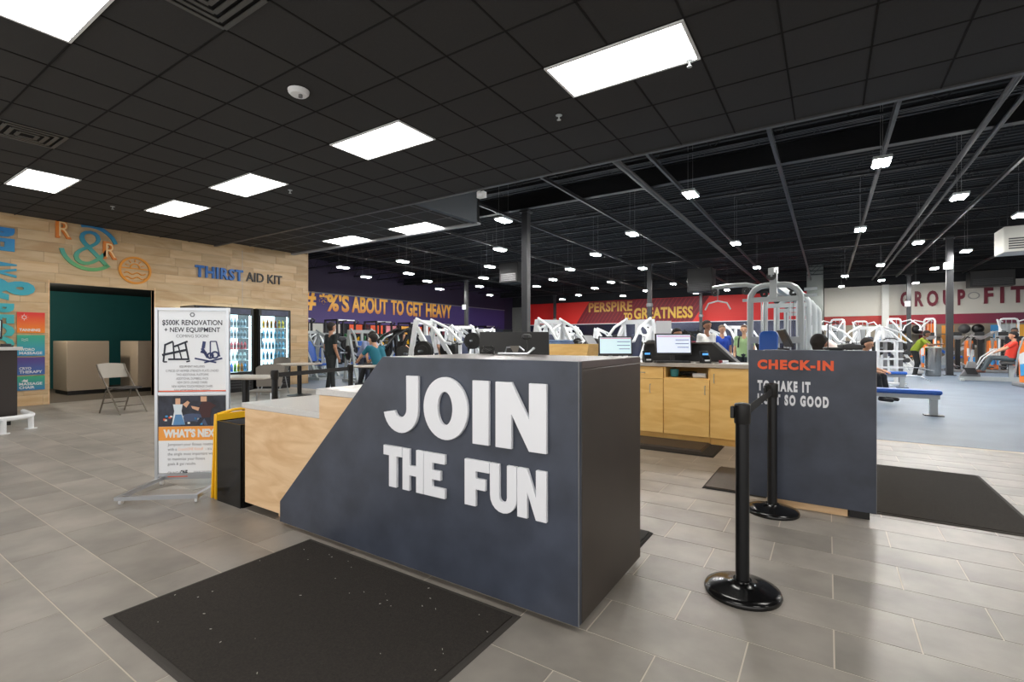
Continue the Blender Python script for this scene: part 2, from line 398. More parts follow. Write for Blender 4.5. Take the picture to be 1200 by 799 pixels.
MB().bx(WX - .1, PX1 + .12, PY1 - .04, PY1 + .08, POCK - .05, POCK - .01).build('edge_angle', mat('edge_light', (150, 152, 156), .4), pc)

# ---- 2x4 light panels
def panel_light(x0, y0, z, label, grp='recessed ceiling light panels'):
    t = thing('ceiling_light', label, 'ceiling light', (x0 + CT, y0 + CT / 2, z - .006), 0, grp)
    f = MB()
    for a in (-1, 1):
        f.bx(-CT + .004, CT - .004, a * (CT / 2 - .016) - .012, a * (CT / 2 - .016) + .012, -.004, .02)
        f.bx(a * (CT - .016) - .012, a * (CT - .016) + .012, -CT / 2 + .028, CT / 2 - .028, -.004, .02)
    f.build('frame', 'white', t, smooth=None)
    MB().bx(-CT + .028, CT - .028, -CT / 2 + .028, CT / 2 - .028, .002, .012).build('diffuser', 'panel', t, smooth=None)
    return t
names = ['large bright rectangular light panel nearest the hanging high ceiling', 'bright rectangular light panel in the middle of the dark tile ceiling',
         'light panel in line over the thirst aid kit sign, farther from the wall', 'small light panel over the round orange sun sign near the wood wall',
         'light panel over the left end of the wood wall', 'light panel cut by the top left corner of the picture']
for n, (i, j) in enumerate(lights):
    panel_light(GX + i * CT, GY + j * CT, CE, names[n] if n < 6 else 'ceiling light panel outside the picture beside the viewer')
for n, m in enumerate(plights):
    i = round((m.x - CT - pgx) / CT); j = round((m.y - CT / 2 - pgy) / CT)
    panel_light(pgx + i * CT, pgy + j * CT, POCK, ['light panel of the ceiling bay next to its grey end face', 'light panel of the ceiling bay above the drinks coolers'][n])
for n, (i, j) in enumerate(vents):
    t = thing('air_vent', ['dark square ceiling air vent at the top edge of the picture', 'dark louvred ceiling air vent by the left edge of the picture'][n], 'vent', (GX + (i + .5) * CT, GY + (j + .5) * CT, CE - .004), 0, 'ceiling air vents')
    for k, s_ in enumerate((.29, .22, .15, .08)):
        f = MB()
        for a in (-1, 1):
            f.beam((-s_, a * s_, .005 - .004 * k), (s_, a * s_, .005 - .004 * k), .035, .008); f.beam((a * s_, -s_, .005 - .004 * k), (a * s_, s_, .005 - .004 * k), .035, .0079)
        f.build('louvre', mat('vent_metal', (70, 68, 66), .45), t, smooth=None)
    MB().bx(-.3, .3, -.3, .3, .02, .03).build('duct_opening', 'plenum', t)
q = G(350, 106, CE); t = thing('smoke_detector', 'white oval wireless access point on the dark ceiling', 'ceiling device', (q.x, q.y, CE - .002))
MB().lathe([(.02, -.05), (.075, -.045), (.095, -.025), (.1, 0)], n=20).build('body', 'white', t)
MB().cyl((.03, .0, -.075), (.03, 0, -.045), .02, 10).build('sensor', 'grey', t)
for k, (x, y) in enumerate(((655, 137), (340, 224), (132, 243), (808, 74))):
    q = G(x, y, CE - .02); t = thing('sprinkler', ['sprinkler head between the large light panel and the ceiling edge', 'sprinkler head beside the light panel over the thirst aid kit sign', 'sprinkler head above the round ampersand sign', 'small hook hanging at the corner of the largest light panel'][k], 'sprinkler', (q.x, q.y, CE - .002), 0, 'ceiling sprinkler heads')
    MB().lathe([(.012, -.006), (.035, -.004), (.035, 0)], n=14).build('escutcheon', 'silver', t)
    MB().cyl((0, 0, -.05), (0, 0, -.004), .008, 8).lathe([(.008, -.055), (.022, -.052), (.022, -.048), (.008, -.046)], n=12).build('head', 'silver', t)

# ---- roof deck, joists and struts of the gym
b = MB(); y = EDGE + .06; vs = []; prof = []
while y < 38.3: prof += [(y, DECK), (y + .09, DECK), (y + .12, DECK + .06), (y + .2, DECK + .06)]; y += .23
n = len(prof); vs = [(-25.2, p[0], p[1]) for p in prof] + [(14.2, p[0], p[1]) for p in prof]
b.add(vs, [(i, i + 1, n + i + 1, n + i) for i in range(n - 1)])
struct(b.build('ceiling_deck', 'deck', smooth=None))
jm = None
for k in range(16):
    Y = 8.9 + k * 1.83
    if jm is None:
        b = MB(); zb, zt = 5.28, 5.95
        for s_ in (-.03, .03): b.bx(-24.9, 14, s_ - .018, s_ + .018, zb, zb + .04); b.bx(-24.9, 14, s_ - .018, s_ + .018, zt - .04, zt)
        jm = b.mesh('chord', K['joist']); wb = MB(); x = -24.8; u = 0
        while x < 13.6: wb.tube([(x, 0, zb + .02), (x + .6, 0, zt - .02), (x + 1.2, 0, zb + .02)], .012, 4); x += 1.2
        wm = wb.mesh('web', K['joist'])
    t = thing('roof_joist', 'black open-web roof joist, %s one counted from the lobby ceiling' % ORD[k], 'joist', (0, Y, 0), 0, 'roof joists of the gym')
    part(jm, 'chord', t); part(wm, 'web', t)
for Y in (12.1, 24.1, 36.0):
    b = MB().bx(-24.9, 14, Y - .09, Y + .09, 5.15, 5.19).bx(-24.9, 14, Y - .012, Y + .012, 5.19, 5.6).bx(-24.9, 14, Y - .09, Y + .09, 5.6, 5.63)
    tag(b.build('roof_girder', 'joist', smooth=None), {12.1: 'long black steel girder over the nearest column', 24.1: 'long black steel girder over the middle row of columns', 36.0: 'long black steel girder close to the back wall'}[Y], 'girder', 'main girders of the gym roof')
b = MB().bx(-6.2, 14, EDGE + .75, EDGE + .95, 4.55, 4.62); tag(b.build('header_beam', mat('header', (74, 74, 76), .5), smooth=None), 'grey header rail running along the edge of the gym opening', 'beam')

# high-bay lights on strut rows
BZ = 4.5
bays = [(1033, 192), (809, 229), (1124, 232), (1197, 253), (862, 286), (1008, 270), (1076, 285), (1132, 295), (887, 314), (741, 275), (698, 299), (590, 259), (586, 293), (574, 313), (567, 326), (562, 336), (574, 346),
        (668, 316), (648, 328), (629, 336), (716, 331), (753, 315), (789, 333), (697, 338), (678, 346), (659, 351), (757, 341), (730, 347), (815, 344), (852, 340), (1032, 311), (1033, 329), (1095, 315), (1073, 332), (990, 324), (986, 336),
        (402, 314), (429, 325), (472, 307), (479, 321), (501, 330), (515, 339), (950, 226)]
bays = bays[:-1]
hb = None; pts = []
BL = ['nearest and largest high-bay light, high above the check-in panel', 'second largest high-bay light, above the back counter monitors', 'large high-bay light above the dark column with the white box', 'high-bay light at the right edge above the white air unit', 'high-bay light above the man in white, left of the cable station', 'high-bay light below and left of the largest one', 'high-bay light just left of the column with the white box', 'high-bay light just right of the column with the white box', 'high-bay light right above the pulley tower of the cable station', 'high-bay light above the column by the word greatness', 'high-bay light above the word perspire, left of that column', 'high-bay light just left of the top of the nearest column', 'second high-bay light down on the left of the nearest column', 'third high-bay light down on the left of the nearest column']
for kb, (x, y) in enumerate(bays):
    p = G(x, y, BZ)
    if p.y > 37: p = P(x, (36.5) / ray(x, y)[1]); p.z = BZ
    pts.append(p)
    lab = BL[kb] if kb < len(BL) else {402: 'leftmost high-bay light, above the purple wall', 429: 'second leftmost high-bay light above the purple wall', 472: 'brightest high-bay light above the lettering of the purple wall'}.get(x, 'small far high-bay light deep under the black gym roof')
    if hb is None:
        t = hb = thing('high_bay_light', lab, 'ceiling light', p, 0, 'high-bay lights of the gym')
        MB().bx(-.14, .14, -.26, .26, .02, .08).build('housing', 'silver', t, bevel=.008)
        for s_ in (-1, 1): MB().bx(s_ * .07 - .045, s_ * .07 + .045, -.22, .22, 0, .019).build('lens', 'bay', t, smooth=None)
        for s_ in (-1, 1): MB().cyl((0, s_ * .22, .08), (0, s_ * .22, 1.55), .004, 6).build('hanger_cable', 'grey', t)
    else: dup(hb, p, 0, lab)
# extra lights of the same rows that stand outside the picture
for p in ((4.5, 12.5), (8.5, 12.5), (8.5, 19.5), (8.5, 27), (12, 19.5), (12, 30)): dup(hb, (*p, BZ), 0, 'high-bay light outside the picture on the right')
rows = [-18.0, -14.3, -11.2, -8.2, -5.6, -3.1, -.9, .95, 3.4, 6.3]
for k, x in enumerate(rows):
    b = MB().bx(x - .03, x + .03, 7.4, 36.5, 5.075, 5.14).bx(x - .045, x + .045, 7.4, 36.5, 5.14, 5.15)
    tag(b.build('strut_channel', mat('strut', (24, 25, 28), .4, .3), smooth=None), 'long thin steel strut under the gym roof, %s from the left' % ORD[k], 'strut', 'steel struts under the roof')
for k, (x, z, r) in enumerate(((-3.75, 5.08, .07), (2.3, 5.1, .05), (2.55, 5.11, .04))):
    b = MB().cyl((x, 7.2, z), (x, 37.5, z), r, 10); tag(b.build('roof_pipe', 'joist'), ['thick dark pipe under the gym roof above the back counter', 'dark pipe under the gym roof, left of the close pair', 'thinner dark pipe under the gym roof, right of the close pair'][k], 'pipe', 'pipes under the gym roof')

# columns
cl = ['nearest dark steel column rising behind the front desk', 'dark steel column by the word greatness, with a round pipe collar', 'dark steel column with a white box near the stainless bin',
      'distant dark column over the white machines in front of the red wall', 'thin distant column before the end of the word greatness', 'dark column in front of the letter G of the group sign', 'dark column with a small white sign at the end of the purple wall']
for n, (x, y, wd) in enumerate(((-7.55, 12.3, .2), (-7.5, 24.1, .2), (3.8, 24.05, .2), (-19.4, 36.3, .2), (-7.6, 36.3, .2), (3.95, 36.3, .2), (-19.4, 24.3, .2))):
    t = thing('steel_column', cl[n], 'column', (x, y, 0), 0, 'steel columns of the gym')
    MB().bx(-wd / 2, wd / 2, -wd / 2, wd / 2, .02, 5.2).build('shaft', 'col', t, bevel=.012)
    MB().bx(-.17, .17, -.17, .17, 0, .02).build('base_plate', 'col', t); MB().bx(-.15, .15, -.15, .15, 5.1, 5.15).build('cap_plate', 'col', t)
    if n in (2, 5, 6): MB().bx(-.2, .06, -wd / 2 - .07, -wd / 2 - .003, 3.95 if n == 2 else 3.3, 4.2 if n == 2 else 3.6).build('sign_box', 'white', t, bevel=.01)
    if n in (1, 3, 4): MB().lathe([(.14, 3.0), (.16, 3.02), (.16, 3.15), (.14, 3.17)], n=12).build('collar', 'grey', t)
# air units
def ac(p, w_, h_, dp, m, label, rz=0):
    t = thing('air_unit', label, 'air unit', p, rz)
    MB().bx(-w_ / 2, w_ / 2, -dp / 2, dp / 2, 0, h_).build('housing', m, t, bevel=.02)
    for k in range(5): MB().bx(-w_ / 2 + .1, w_ / 2 - .1, -dp / 2 - .015, -dp / 2 - .003, .08 + k * .07, .12 + k * .07).build('louvre', 'dgrey' if m != 'white' else 'grey', t)
    for sx in (-1, 1):
        for sy in (-1, 1): MB().cyl((sx * w_ * .4, sy * dp * .4, h_), (sx * w_ * .4, sy * dp * .4, 5.98 - p[2]), .012, 6).build('hanger_rod', 'joist', t)
    return t
p = G(1196, 294, 3.9); ac((p.x + .15, p.y + .5, 3.9), 1.0, .75, 1.0, 'offwhite', 'white box-shaped air unit hanging at the right edge')
p = P(1160, 26); ac((p.x, p.y, 4.2), 1.75, .85, 1.0, 'black', 'black air unit hanging in front of the group sign')
p = P(602, 22); ac((p.x, p.y, 3.9), 1.0, .9, .9, 'plenum', 'black air unit hanging left of the nearest column')
p = P(822, 25); ac((p.x, p.y, 3.8), 1.2, 1.2, 1.0, 'black', 'black air unit hanging over the end of the red wall')

# ---- wood wall with planks
wl = MB()
DY0, DY1, DZ = 3.06, 4.88, 2.5
for y0, y1, z0, z1 in ((-3, DY0, 0, CE + .3), (DY0, DY1, DZ, CE + .3), (DY1, 8.87, 0, CE + .3)): wl.bx(WX - .16, WX - .012, y0, y1, z0, z1)
wl = struct(wl.build('wall_left', mat('wall_backing', (120, 92, 62), .8), smooth=None))
rng = random.Random(3); ph = .205
for r in range(19):
    z0 = r * ph + .002; y = .4 - rng.random()
    while y < 8.86:
        L = rng.choice((.7, .9, 1.2, 1.2)); y1 = min(y + L, 8.86); segs = [(y, y1)]
        if z0 + ph / 2 < DZ: segs = [(a, c) for a, c in ((y, min(y1, DY0)), (max(y, DY1), y1)) if c - a > .05] if (y < DY1 and y1 > DY0) else segs
        for a, c in segs: MB().bx(WX - .012, WX + rng.random() * .003, a + .0015, c - .0015, z0, z0 + ph - .003).build('plank', 'plank', wl, smooth=None)
        y = y1
MB().bx(WX - .16, WX - .01, 8.87, 8.885, 0, CE + .3).build('end_board', 'birch', wl)
for a, c in ((DY0 - .02, DY0), (DY1, DY1 + .02)): MB().bx(WX - .17, WX + .006, a, c, 0, DZ + .02).build('door_jamb', 'birch', wl)
MB().bx(WX + .0035, WX + .006, 6.905, 6.912, 2.2, CE).build('conduit', 'silver', wl)
# lounge behind the opening
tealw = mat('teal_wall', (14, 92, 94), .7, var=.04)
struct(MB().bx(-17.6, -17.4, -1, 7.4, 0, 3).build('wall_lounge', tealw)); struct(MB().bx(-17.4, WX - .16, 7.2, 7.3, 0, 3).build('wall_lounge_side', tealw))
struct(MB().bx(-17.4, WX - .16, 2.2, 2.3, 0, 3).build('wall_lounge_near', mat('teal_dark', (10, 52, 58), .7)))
struct(MB().bx(-17.6, WX - .16, -1, 7.4, 2.62, 2.7).build('ceiling_lounge', 'plenum'))
cream = mat('cream_partition', (186, 170, 150), .7)
for n, (x0, x1, y0, y1, lab) in enumerate(((-15.9, -14.9, 3.75, 4.55, 'cream half-height partition in the dark lounge, left one'), (-15.6, -14.5, 5.0, 6.9, 'cream half-height partition in the dark lounge, right one with a teal tag'))):
    t = thing('partition', lab, 'partition', ((x0 + x1) / 2, (y0 + y1) / 2, 0), 0, 'lounge partitions'); dx, dy = (x1 - x0) / 2, (y1 - y0) / 2
    MB().bx(-dx, dx, -dy, dy, .1, 1.28).build('panel', cream, t, bevel=.01); MB().bx(-dx + .03, dx - .03, -dy + .03, dy - .03, 0, .1).build('plinth', 'black', t)
    if n: MB().bx(dx + .002, dx + .01, -.2, 0, .85, 1.2).build('tag_plate', 'teal_ob', t)
p = Vector((-14.7, 3.2, 2.55)); tag(MB().lathe([(.09, 0), (.11, .02), (.11, .06)], p, 16).build('downlight', mat('lounge_fill', (255, 230, 200), emit=3)), 'small round downlight added to brighten the dark lounge', 'ceiling light')
bpy.data.lights.new('lounge', 'POINT'); ld = bpy.data.lights['lounge']; ld.energy = 55; ld.color = (1, .9, .75); ld.shadow_soft_size = .1
lo = bpy.data.objects.new('lounge_fill', ld); COL.objects.link(lo); lo.location = (-14.7, 3.2, 2.45)  # point lamp added to brighten the teal walls of the lounge

# ---- far walls
PW = -24.8
purple = mat('purple_wall', (62, 46, 104), .6)
pw = struct(MB().bx(PW - .2, PW, 5, 38, 0, DECK).build('wall_purple', mat('purple_upper_shade', (38, 26, 52), .7)))  # same purple, with the darkness above the rail put into the colour
za, zb = atX(362, 340, PW).z, atX(362, 376, PW).z
MB().bx(PW, PW + .02, 5, 36.6, 2.35, 4.05).build('paint_band', purple, pw); MB().bx(PW, PW + .06, 5, 36.6, 4.05, 4.11).build('rail', 'grey', pw)
MB().bx(PW, PW + .025, 5, 38, 0, 2.35).build('mirror', mat('mirror', (120, 124, 132), .08, .9), pw)
BW = 38.0
bw = struct(MB().bx(-25, 14.2, BW, BW + .2, 0, DECK).build('wall_back', mat('back_dark', (22, 22, 26), .8)))
X_ = lambda x: atY(x, 360, BW).x
MB().bx(X_(596), X_(612), BW - .05, BW, 0, 4.4).build('block_panel', 'concrete', bw)
MB().bx(X_(612), X_(947), BW - .06, BW, 2.75, 4.62).build('red_band', gmat('red_wall', ((226, 30, 32), (244, 60, 46), (214, 16, 28)), 0, X_(612), X_(947)), bw)
MB().bx(X_(612), X_(947), BW - .07, BW, 2.69, 2.75).build('trim', 'white', bw)
MB().bx(X_(612), X_(947), BW - .04, BW, .1, 2.69).build('mirror', mat('mirror_dark', (74, 78, 96), .12, .8), bw)
b0, b1 = X_(676), X_(812)
for k in range(30):
    x0 = b0 + (b1 - b0) * k / 30
    MB().prism([(x0, 2.78), (x0 + .3, 2.78), (x0 + 1.5, 4.6), (x0 + 1.2, 4.6)], BW - .075, BW - .061).build('painted_stripe', mat('stripe_red', (126, 26, 40), .5), bw, smooth=None)
struct(MB().bx(X_(947), X_(965), BW - 2.5, BW, 0, DECK).build('wall_wing', mat('grey_wing', (112, 116, 112), .7)))
# group fitness studio front
x0 = X_(966)
MB().bx(x0, 14, BW - .1, BW - .001, 2.87, 4.75).build('upper_panel', mat('warm_white_wall', (204, 200, 190), .7), bw)
MB().bx(x0, 14, BW - .08, BW - .01, 2.3, 2.87).build('red_header', gmat('red_header', ((150, 34, 24), (176, 40, 30), (150, 30, 60), (110, 40, 70)), 0, x0, 9), bw)
MB().bx(x0, 14, BW - .03, BW - .01, 0, 2.3).build('studio_back', mat('studio_wall', (150, 140, 124), .8, var=.25, scale=.8), bw)
for k in range(9):
    xx = x0 + .6 + k * 1.05
    MB().bx(xx, xx + .55, BW - .06, BW - .031, .9, 2.2).build('poster_panel', ['orange_band', 'offwhite', 'sky', 'gold', 'maroon'][k % 5], bw)
MB().bx(X_(1033), X_(1041), BW - .4, BW - .11, 0, 4.75).build('pillar', mat('white_pillar', (214, 214, 208), .6), bw)
struct(MB().bx(14, 14.2, -3, 38.2, 0, DECK).build('wall_right', mat('side_grey', (150, 148, 144), .8)))

q = P(562.5, 6.3 / ray(562.5, 0)[1]); t = thing('emergency_light', 'small white emergency light at the end of the ceiling bay', 'light', (q.x, EDGE + .13, CE - .1)); MB().bx(-.07, .07, -.045, .045, 0, .1).build('housing', 'white', t, bevel=.006); MB().bx(-.05, .05, -.049, -.0455, .02, .06).build('lens', 'paper', t); MB().bx(-.02, .02, -.09, -.046, .07, .1).build('bracket', 'white', t)
# ================================================================ WALL LETTERING
def sign(name, label, cat, loc, rz, parts):
    t = thing(name, label, cat, loc, rz)
    for a in parts: text(*a[:1], a[1], t, *a[2:6], **a[6])
    return t
LD = dict(depth=.035, split=True, bold=.02, y=-.004)
wp = lambda x, y: atX(x, y, WX)                 # point of the wood wall
a, c = wp(228, 313), wp(284, 322); e, g_ = wp(288, 318), wp(330, 327)
t = thing('wall_lettering', 'blue and dark raised letters reading thirst aid kit above the coolers', 'sign', (WX + .004, a.y, 2.88), R(90))
tb = mat('thirst_blue', (40, 110, 190), .45)
text('THIRST', tb, t, 0, .0, c.y - a.y, .30, depth=.05, bold=.03, split=True, spacing=1.12)
text('AID KIT', 'dgrey', t, e.y - a.y, .02, g_.y - e.y, .25, depth=.03, bold=.01, split=True)
# ampersand roundel
q0, q1 = wp(66, 264), wp(140, 309); cx_, cz_ = wp(105, 290).y, 3.27; rr = .5
gm = gmat('roundel_gradient', ((104, 176, 110), (52, 150, 160), (52, 128, 190)), 2, -.45, .5)
t = thing('roundel_sign', 'round gradient ampersand sign with two orange letters R', 'sign', (WX + .004, cx_, cz_), R(90))
MB().ring(0, 0, rr, rr - .07, -.04, -.002, 18, 108, 28).build('arc', gm, t); MB().ring(0, 0, rr, rr - .07, -.04, -.002, 190, 310, 30).build('arc', gm, t)
text('&', gm, t, -.27, -.38, .62, .74, depth=.04, bold=-.015, name='ampersand')
for x, z in ((-.55, .12), (.22, -.2)):
    o = text('R', mat('letter_orange', (226, 130, 48), .45), t, x, z, .25, .38, depth=.04, bold=.03, name='letter')[0]
    text('R', mat('letter_cream', (246, 214, 160), .45), o, x + .05, z + .04, .17, .30, depth=.004, bold=-.01, y=-.041, name='inlay')
q = wp(158, 317); og = mat('sun_sign_orange', (226, 150, 44), .45)
t = thing('sun_sign', 'round orange outline sign with a sun over waves', 'sign', (WX + .004, q.y, q.z), R(90))
MB().ring(0, 0, .31, .265, -.035, -.002, n=36).build('rim', og, t); MB().ring(0, .06, .1, .075, -.02, -.002, 0, 180, 16).build('sun', og, t)
MB().bx(-.27, .27, -.02, -.002, .03, .055).build('horizon_bar', og, t)
for k in range(5):
    an = R(20 + 35 * k); MB().beam((.13 * math.cos(an), -.01, .06 + .13 * math.sin(an)), (.19 * math.cos(an), -.01, .06 + .13 * math.sin(an) * 1.4), .018).build('sun_ray', og, t)
for k in range(2): MB().tube([(-.2 + .04 * i, -.012, -.07 - .1 * k + .025 * math.sin(i * 1.3)) for i in range(11)], .013, 6).build('wave', og, t)
# relax & recover, turned on its side along the left edge of the photo
t = thing('wall_lettering', 'blue to teal letters running down the wood wall at the left edge', 'sign', (WX + .004, 2.52, 3.45), R(90))
gv = gmat('relax_gradient', ((66, 178, 172), (58, 170, 190), (40, 128, 200)), 2, -2.3, 0)
def vtext(s, u0, u1, v0, v1, bold=.04):
    """text rotated 90 degrees clockwise: reads downwards; u = height of letters along +x, v = run downwards"""
    v, fs = text_verts(s, v1 - v0, u1 - u0, .04, bold)
    for grp in islands(v, fs):
        ids = sorted({i for f in grp for i in f}); mp = {a: b for b, a in enumerate(ids)}
        me = bpy.data.meshes.new('letter'); me.from_pydata([(u0 + v[i][2], v[i][1], -v0 - v[i][0]) for i in ids], [], [tuple(mp[i] for i in f) for f in grp])
        me.materials.append(gv); o = bpy.data.objects.new('letter', me); COL.objects.link(o); o.parent = t
vtext('REL', -.5, .03, 0, .55, .06); vtext('AX', -.5, .06, .62, .95, .03); vtext('&', -.5, .32, .95, 1.42, .03); vtext('RECOVER', -.42, .03, 1.45, 3.0, .05)
# service tiles
for n, (y0, y1, cols, txt) in enumerate(((366, 390, ((244, 140, 30), (226, 40, 50)), ('', 'TANNING')), (392.5, 417, ((46, 140, 190), (60, 170, 130)), ('HYDRO', 'MASSAGE')), (418.5, 439, ((60, 110, 180), (92, 60, 130)), ('CRYO', 'THERAPY')), (440.5, 456, ((50, 120, 176), (60, 170, 120)), ('MASSAGE', 'CHAIR')))):
    if n == 3: y1 = 457
    za, zb = wp(36, y1).z, wp(36, y0).z; ya = 2.585; hh = zb - za; hw = .40
    t = thing('service_sign', ['red and orange square wall sign with a sun reading tanning', 'green and blue square wall sign reading hydro massage', 'blue and purple wall sign reading cryo therapy behind the counter edge', 'lowest green and blue wall sign reading massage chair'][n], 'sign', (WX + .004, ya, za), R(90))
    MB().bx(0, hw, -.02, -.001, 0, hh).build('board', gmat('service%d' % n, cols, 2, 0, hh), t)
    wd = {'TANNING': .3, 'HYDRO': .22, 'MASSAGE': .33, 'CRYO': .17, 'THERAPY': .33, 'CHAIR': .22}
    if txt[0]: text(txt[0], 'white', t, .03, .1, wd[txt[0]], .055, y=-.0215, bold=.03)
    text(txt[1], 'white', t, .03, .03, wd[txt[1]], .055, y=-.0215, bold=.03)
    ic = MB()
    if n == 0:
        ic.ring(.1, hh - .1, .035, .026, -.022, -.0205, n=14)
        for k in range(8): ic.beam((.1 + .045 * math.cos(k * PI / 4), -.0212, hh - .1 + .045 * math.sin(k * PI / 4)), (.1 + .062 * math.cos(k * PI / 4), -.0212, hh - .1 + .062 * math.sin(k * PI / 4)), .008, .002)
    elif n == 1:
        for k in range(2): ic.tube([(.06 + .016 * i, -.0215, hh - .08 - .03 * k + .008 * math.sin(i * 1.6)) for i in range(7)], .004, 5)
    elif n == 3: ic.prism([(.06, hh - .1), (.1, hh - .06), (.13, hh - .075), (.15, hh - .06), (.15, hh - .12), (.1, hh - .11)], -.022, -.0205)
    if ic.v: ic.build('icon', 'white', t)

# purple wall sign
pp = lambda x, y: atX(x, y, PW + .02)
t = thing('wall_lettering', 'golden painted capital letters about getting heavy on the purple wall', 'sign', (PW + .022, pp(372, 350).y, 3.02), R(90))
y0 = pp(372, 350).y
for s, xa, xb in (('*%\'S', 374, 409), ('ABOUT', 412, 454), ('TO', 458, 473), ('GET', 476, 495), ('HEAVY', 499, 529)):
    text(s, gmat('gold_paint', ((206, 120, 44), (250, 190, 84), (240, 170, 50)), 2, 0, 1.1), t, pp(xa, 350).y - y0, 0.02, pp(xb, 350).y - pp(xa, 350).y, 1.08, depth=.02, bold=.035, split=True)
text('#', 'gold', t, pp(354, 350).y - y0, .02, pp(370, 350).y - pp(354, 350).y, 1.08, depth=.02, bold=.035, split=True)
# red wall sign
rp = lambda x, y: atY(x, y, BW - .08)
t = thing('wall_lettering', 'golden painted letters reading perspire to greatness on the red wall', 'sign', (rp(690, 355).x, BW - .08, 2.9), 0)
x0 = rp(690, 355).x; gg = gmat('greatness_gold', ((250, 200, 70), (236, 190, 90), (190, 120, 60)), 2, 0, 1.6)
text('PERSPIRE', gg, t, 0, rp(690, 366).z - 2.9, rp(741, 355).x - x0, .82, depth=.02, bold=.03, split=True, spacing=1.05)
text('TO', gg, t, rp(731, 375).x - x0, rp(733, 375).z - 2.9, rp(741, 370).x - rp(731, 370).x, .6, depth=.02, bold=.05, split=True)
text('GREATNESS', gg, t, rp(743, 374).x - x0, rp(746, 374).z - 2.9, rp(812, 370).x - rp(743, 370).x, .9, depth=.02, bold=.035, split=True, spacing=1.05)
# group fitness sign
gp = lambda x, y: atY(x, y, BW - .1)
t = thing('wall_lettering', 'maroon spaced capital letters of the group fitness sign on white wall', 'sign', (gp(1055, 350).x, BW - .102, 3.35), 0)
x0 = gp(1055, 350).x
text('GROUP', 'maroon', t, 0, 0, gp(1131, 350).x - x0, .95, depth=.05, bold=.04, split=True, spacing=1.6)
text('FITNESS', 'maroon', t, gp(1153, 350).x - x0, 0.05, 4.6, .95, depth=.05, bold=.04, split=True, spacing=1.6)
MB().ring(gp(1141, 348).x - x0, .55, .26, .2, -.04, -.002, n=20, ez=.8).build('emblem', mat('emblem_grey', (150, 150, 146), .5), t)

# ================================================================ FRONT DESK
DKZ = 1.19
dx0, dx1, dy0, dy1 = -3.18, -.91, 1.92, 2.75
t = thing('reception_desk', 'angular dark slate reception desk with white letters join the fun', 'desk', (0, 0, 0))
MB().prism([(dx0, .03), (dx1, .03), (dx1, DKZ), (-2.15, DKZ), (dx0, .17)], dy0, dy0 + .035).build('front_panel', 'slate', t, bevel=.003)
MB().bx(dx1 - .035, dx1, dy0 + .036, dy1, .03, DKZ - .036).build('side_panel', 'slate_shade', t, bevel=.003)
MB().bx(-2.15, dx1, dy0 + .036, dy1, DKZ - .035, DKZ).build('top_panel', mat('desk_top_laminate', (86, 76, 74), .42, var=.06), t, bevel=.003)
MB().bx(dx1 - .0005, dx1 + .002, dy0 - .001, dy0 + .004, .03, DKZ).build('edge_strip', 'slate_edge', t, smooth=None)
b = MB().bx(-3.36, dx1 - .2, dy0 + .1, dy1 - .1, .0, .06); b.build('plinth', 'birch', t)
MB().bx(-3.7, -2.35, dy0 + .036, dy0 + .08, .06, .77).bx(-2.79, -2.35, dy0 + .0361, dy0 + .08, .77, .925).build('wood_front', 'birch', t, bevel=.002)
MB().bx(-3.7, -3.66, dy0 + .081, dy1 + .1, .06, .77).build('wood_side', 'birch', t, bevel=.002)
MB().bx(-3.65, dx1 - .04, dy1 - .06, dy1 - .04, .06, .77).build('wood_back', 'birch', t)
MB().bx(-2.2, -2.16, dy0 + .08, dy1 - .07, .77, DKZ - .04).build('divider', 'birch', t)
MB().bx(-3.75, -2.75, dy0 + .02 + .017, dy1 + .13, .77, .81).build('lower_top', 'quartz', t, bevel=.004)
MB().bx(-2.81, -2.77, dy0 + .0375, dy1 + .12, .811, .925).build('riser', 'quartz', t, bevel=.004)
MB().bx(-2.83, -2.2, dy0 + .038, dy1 + .13, .9255, .965).build('upper_top', 'quartz', t, bevel=.004)
MB().lathe([(.001, .8101), (.045, .8102), (.045, .8125), (.001, .813)], (-3.25, 2.35, 0), 18).build('cable_grommet', mat('brown_grommet', (92, 66, 48), .5), t)
# cut letters
LY0, LY1 = dy0 - .019, dy0 - .001
def letter(bm): bm.build('letter', 'white_letter', t, smooth=40, bevel=.002)
def poly(*pts): letter(MB().prism(list(pts), LY0, LY1))
def N(x0, x1, z0, z1, s_): poly((x0, z0), (x0 + s_, z0), (x0 + s_, z0 + (z1 - z0) * .52), (x1 - s_, z0), (x1, z0), (x1, z1), (x1 - s_, z1), (x1 - s_, z1 - (z1 - z0) * .52), (x0 + s_, z1), (x0, z1))
jo, ji = .135, .047; jc = (-1.985, .905)
J = [(-1.85, 1.09), (-1.94, 1.09)] + [(jc[0] + ji * math.cos(R(a_)), jc[1] + ji * math.sin(R(a_))) for a_ in range(0, -166, -15)] + [(jc[0] + jo * math.cos(R(a_)), jc[1] + jo * math.sin(R(a_))) for a_ in range(-168, 1, 12)]
poly(*J)
letter(MB().ring(-1.66, .93, 1, 1, LY0, LY1, n=40, ex=.15, ez=.163, iex=.05, iez=.086))
poly((-1.48, .77), (-1.38, .77), (-1.38, 1.085), (-1.48, 1.085)); N(-1.34, -1.06, .77, 1.085, .092)
za, zb = .46, .69
poly((-2.075, za), (-2.015, za), (-2.015, zb - .055), (-1.972, zb - .055), (-1.972, zb), (-2.12, zb), (-2.12, zb - .055), (-2.075, zb - .055))
poly((-1.968, za), (-1.915, za), (-1.915, za + .085), (-1.865, za + .085), (-1.865, za), (-1.812, za), (-1.812, zb), (-1.865, zb), (-1.865, za + .14), (-1.915, za + .14), (-1.915, zb), (-1.968, zb))
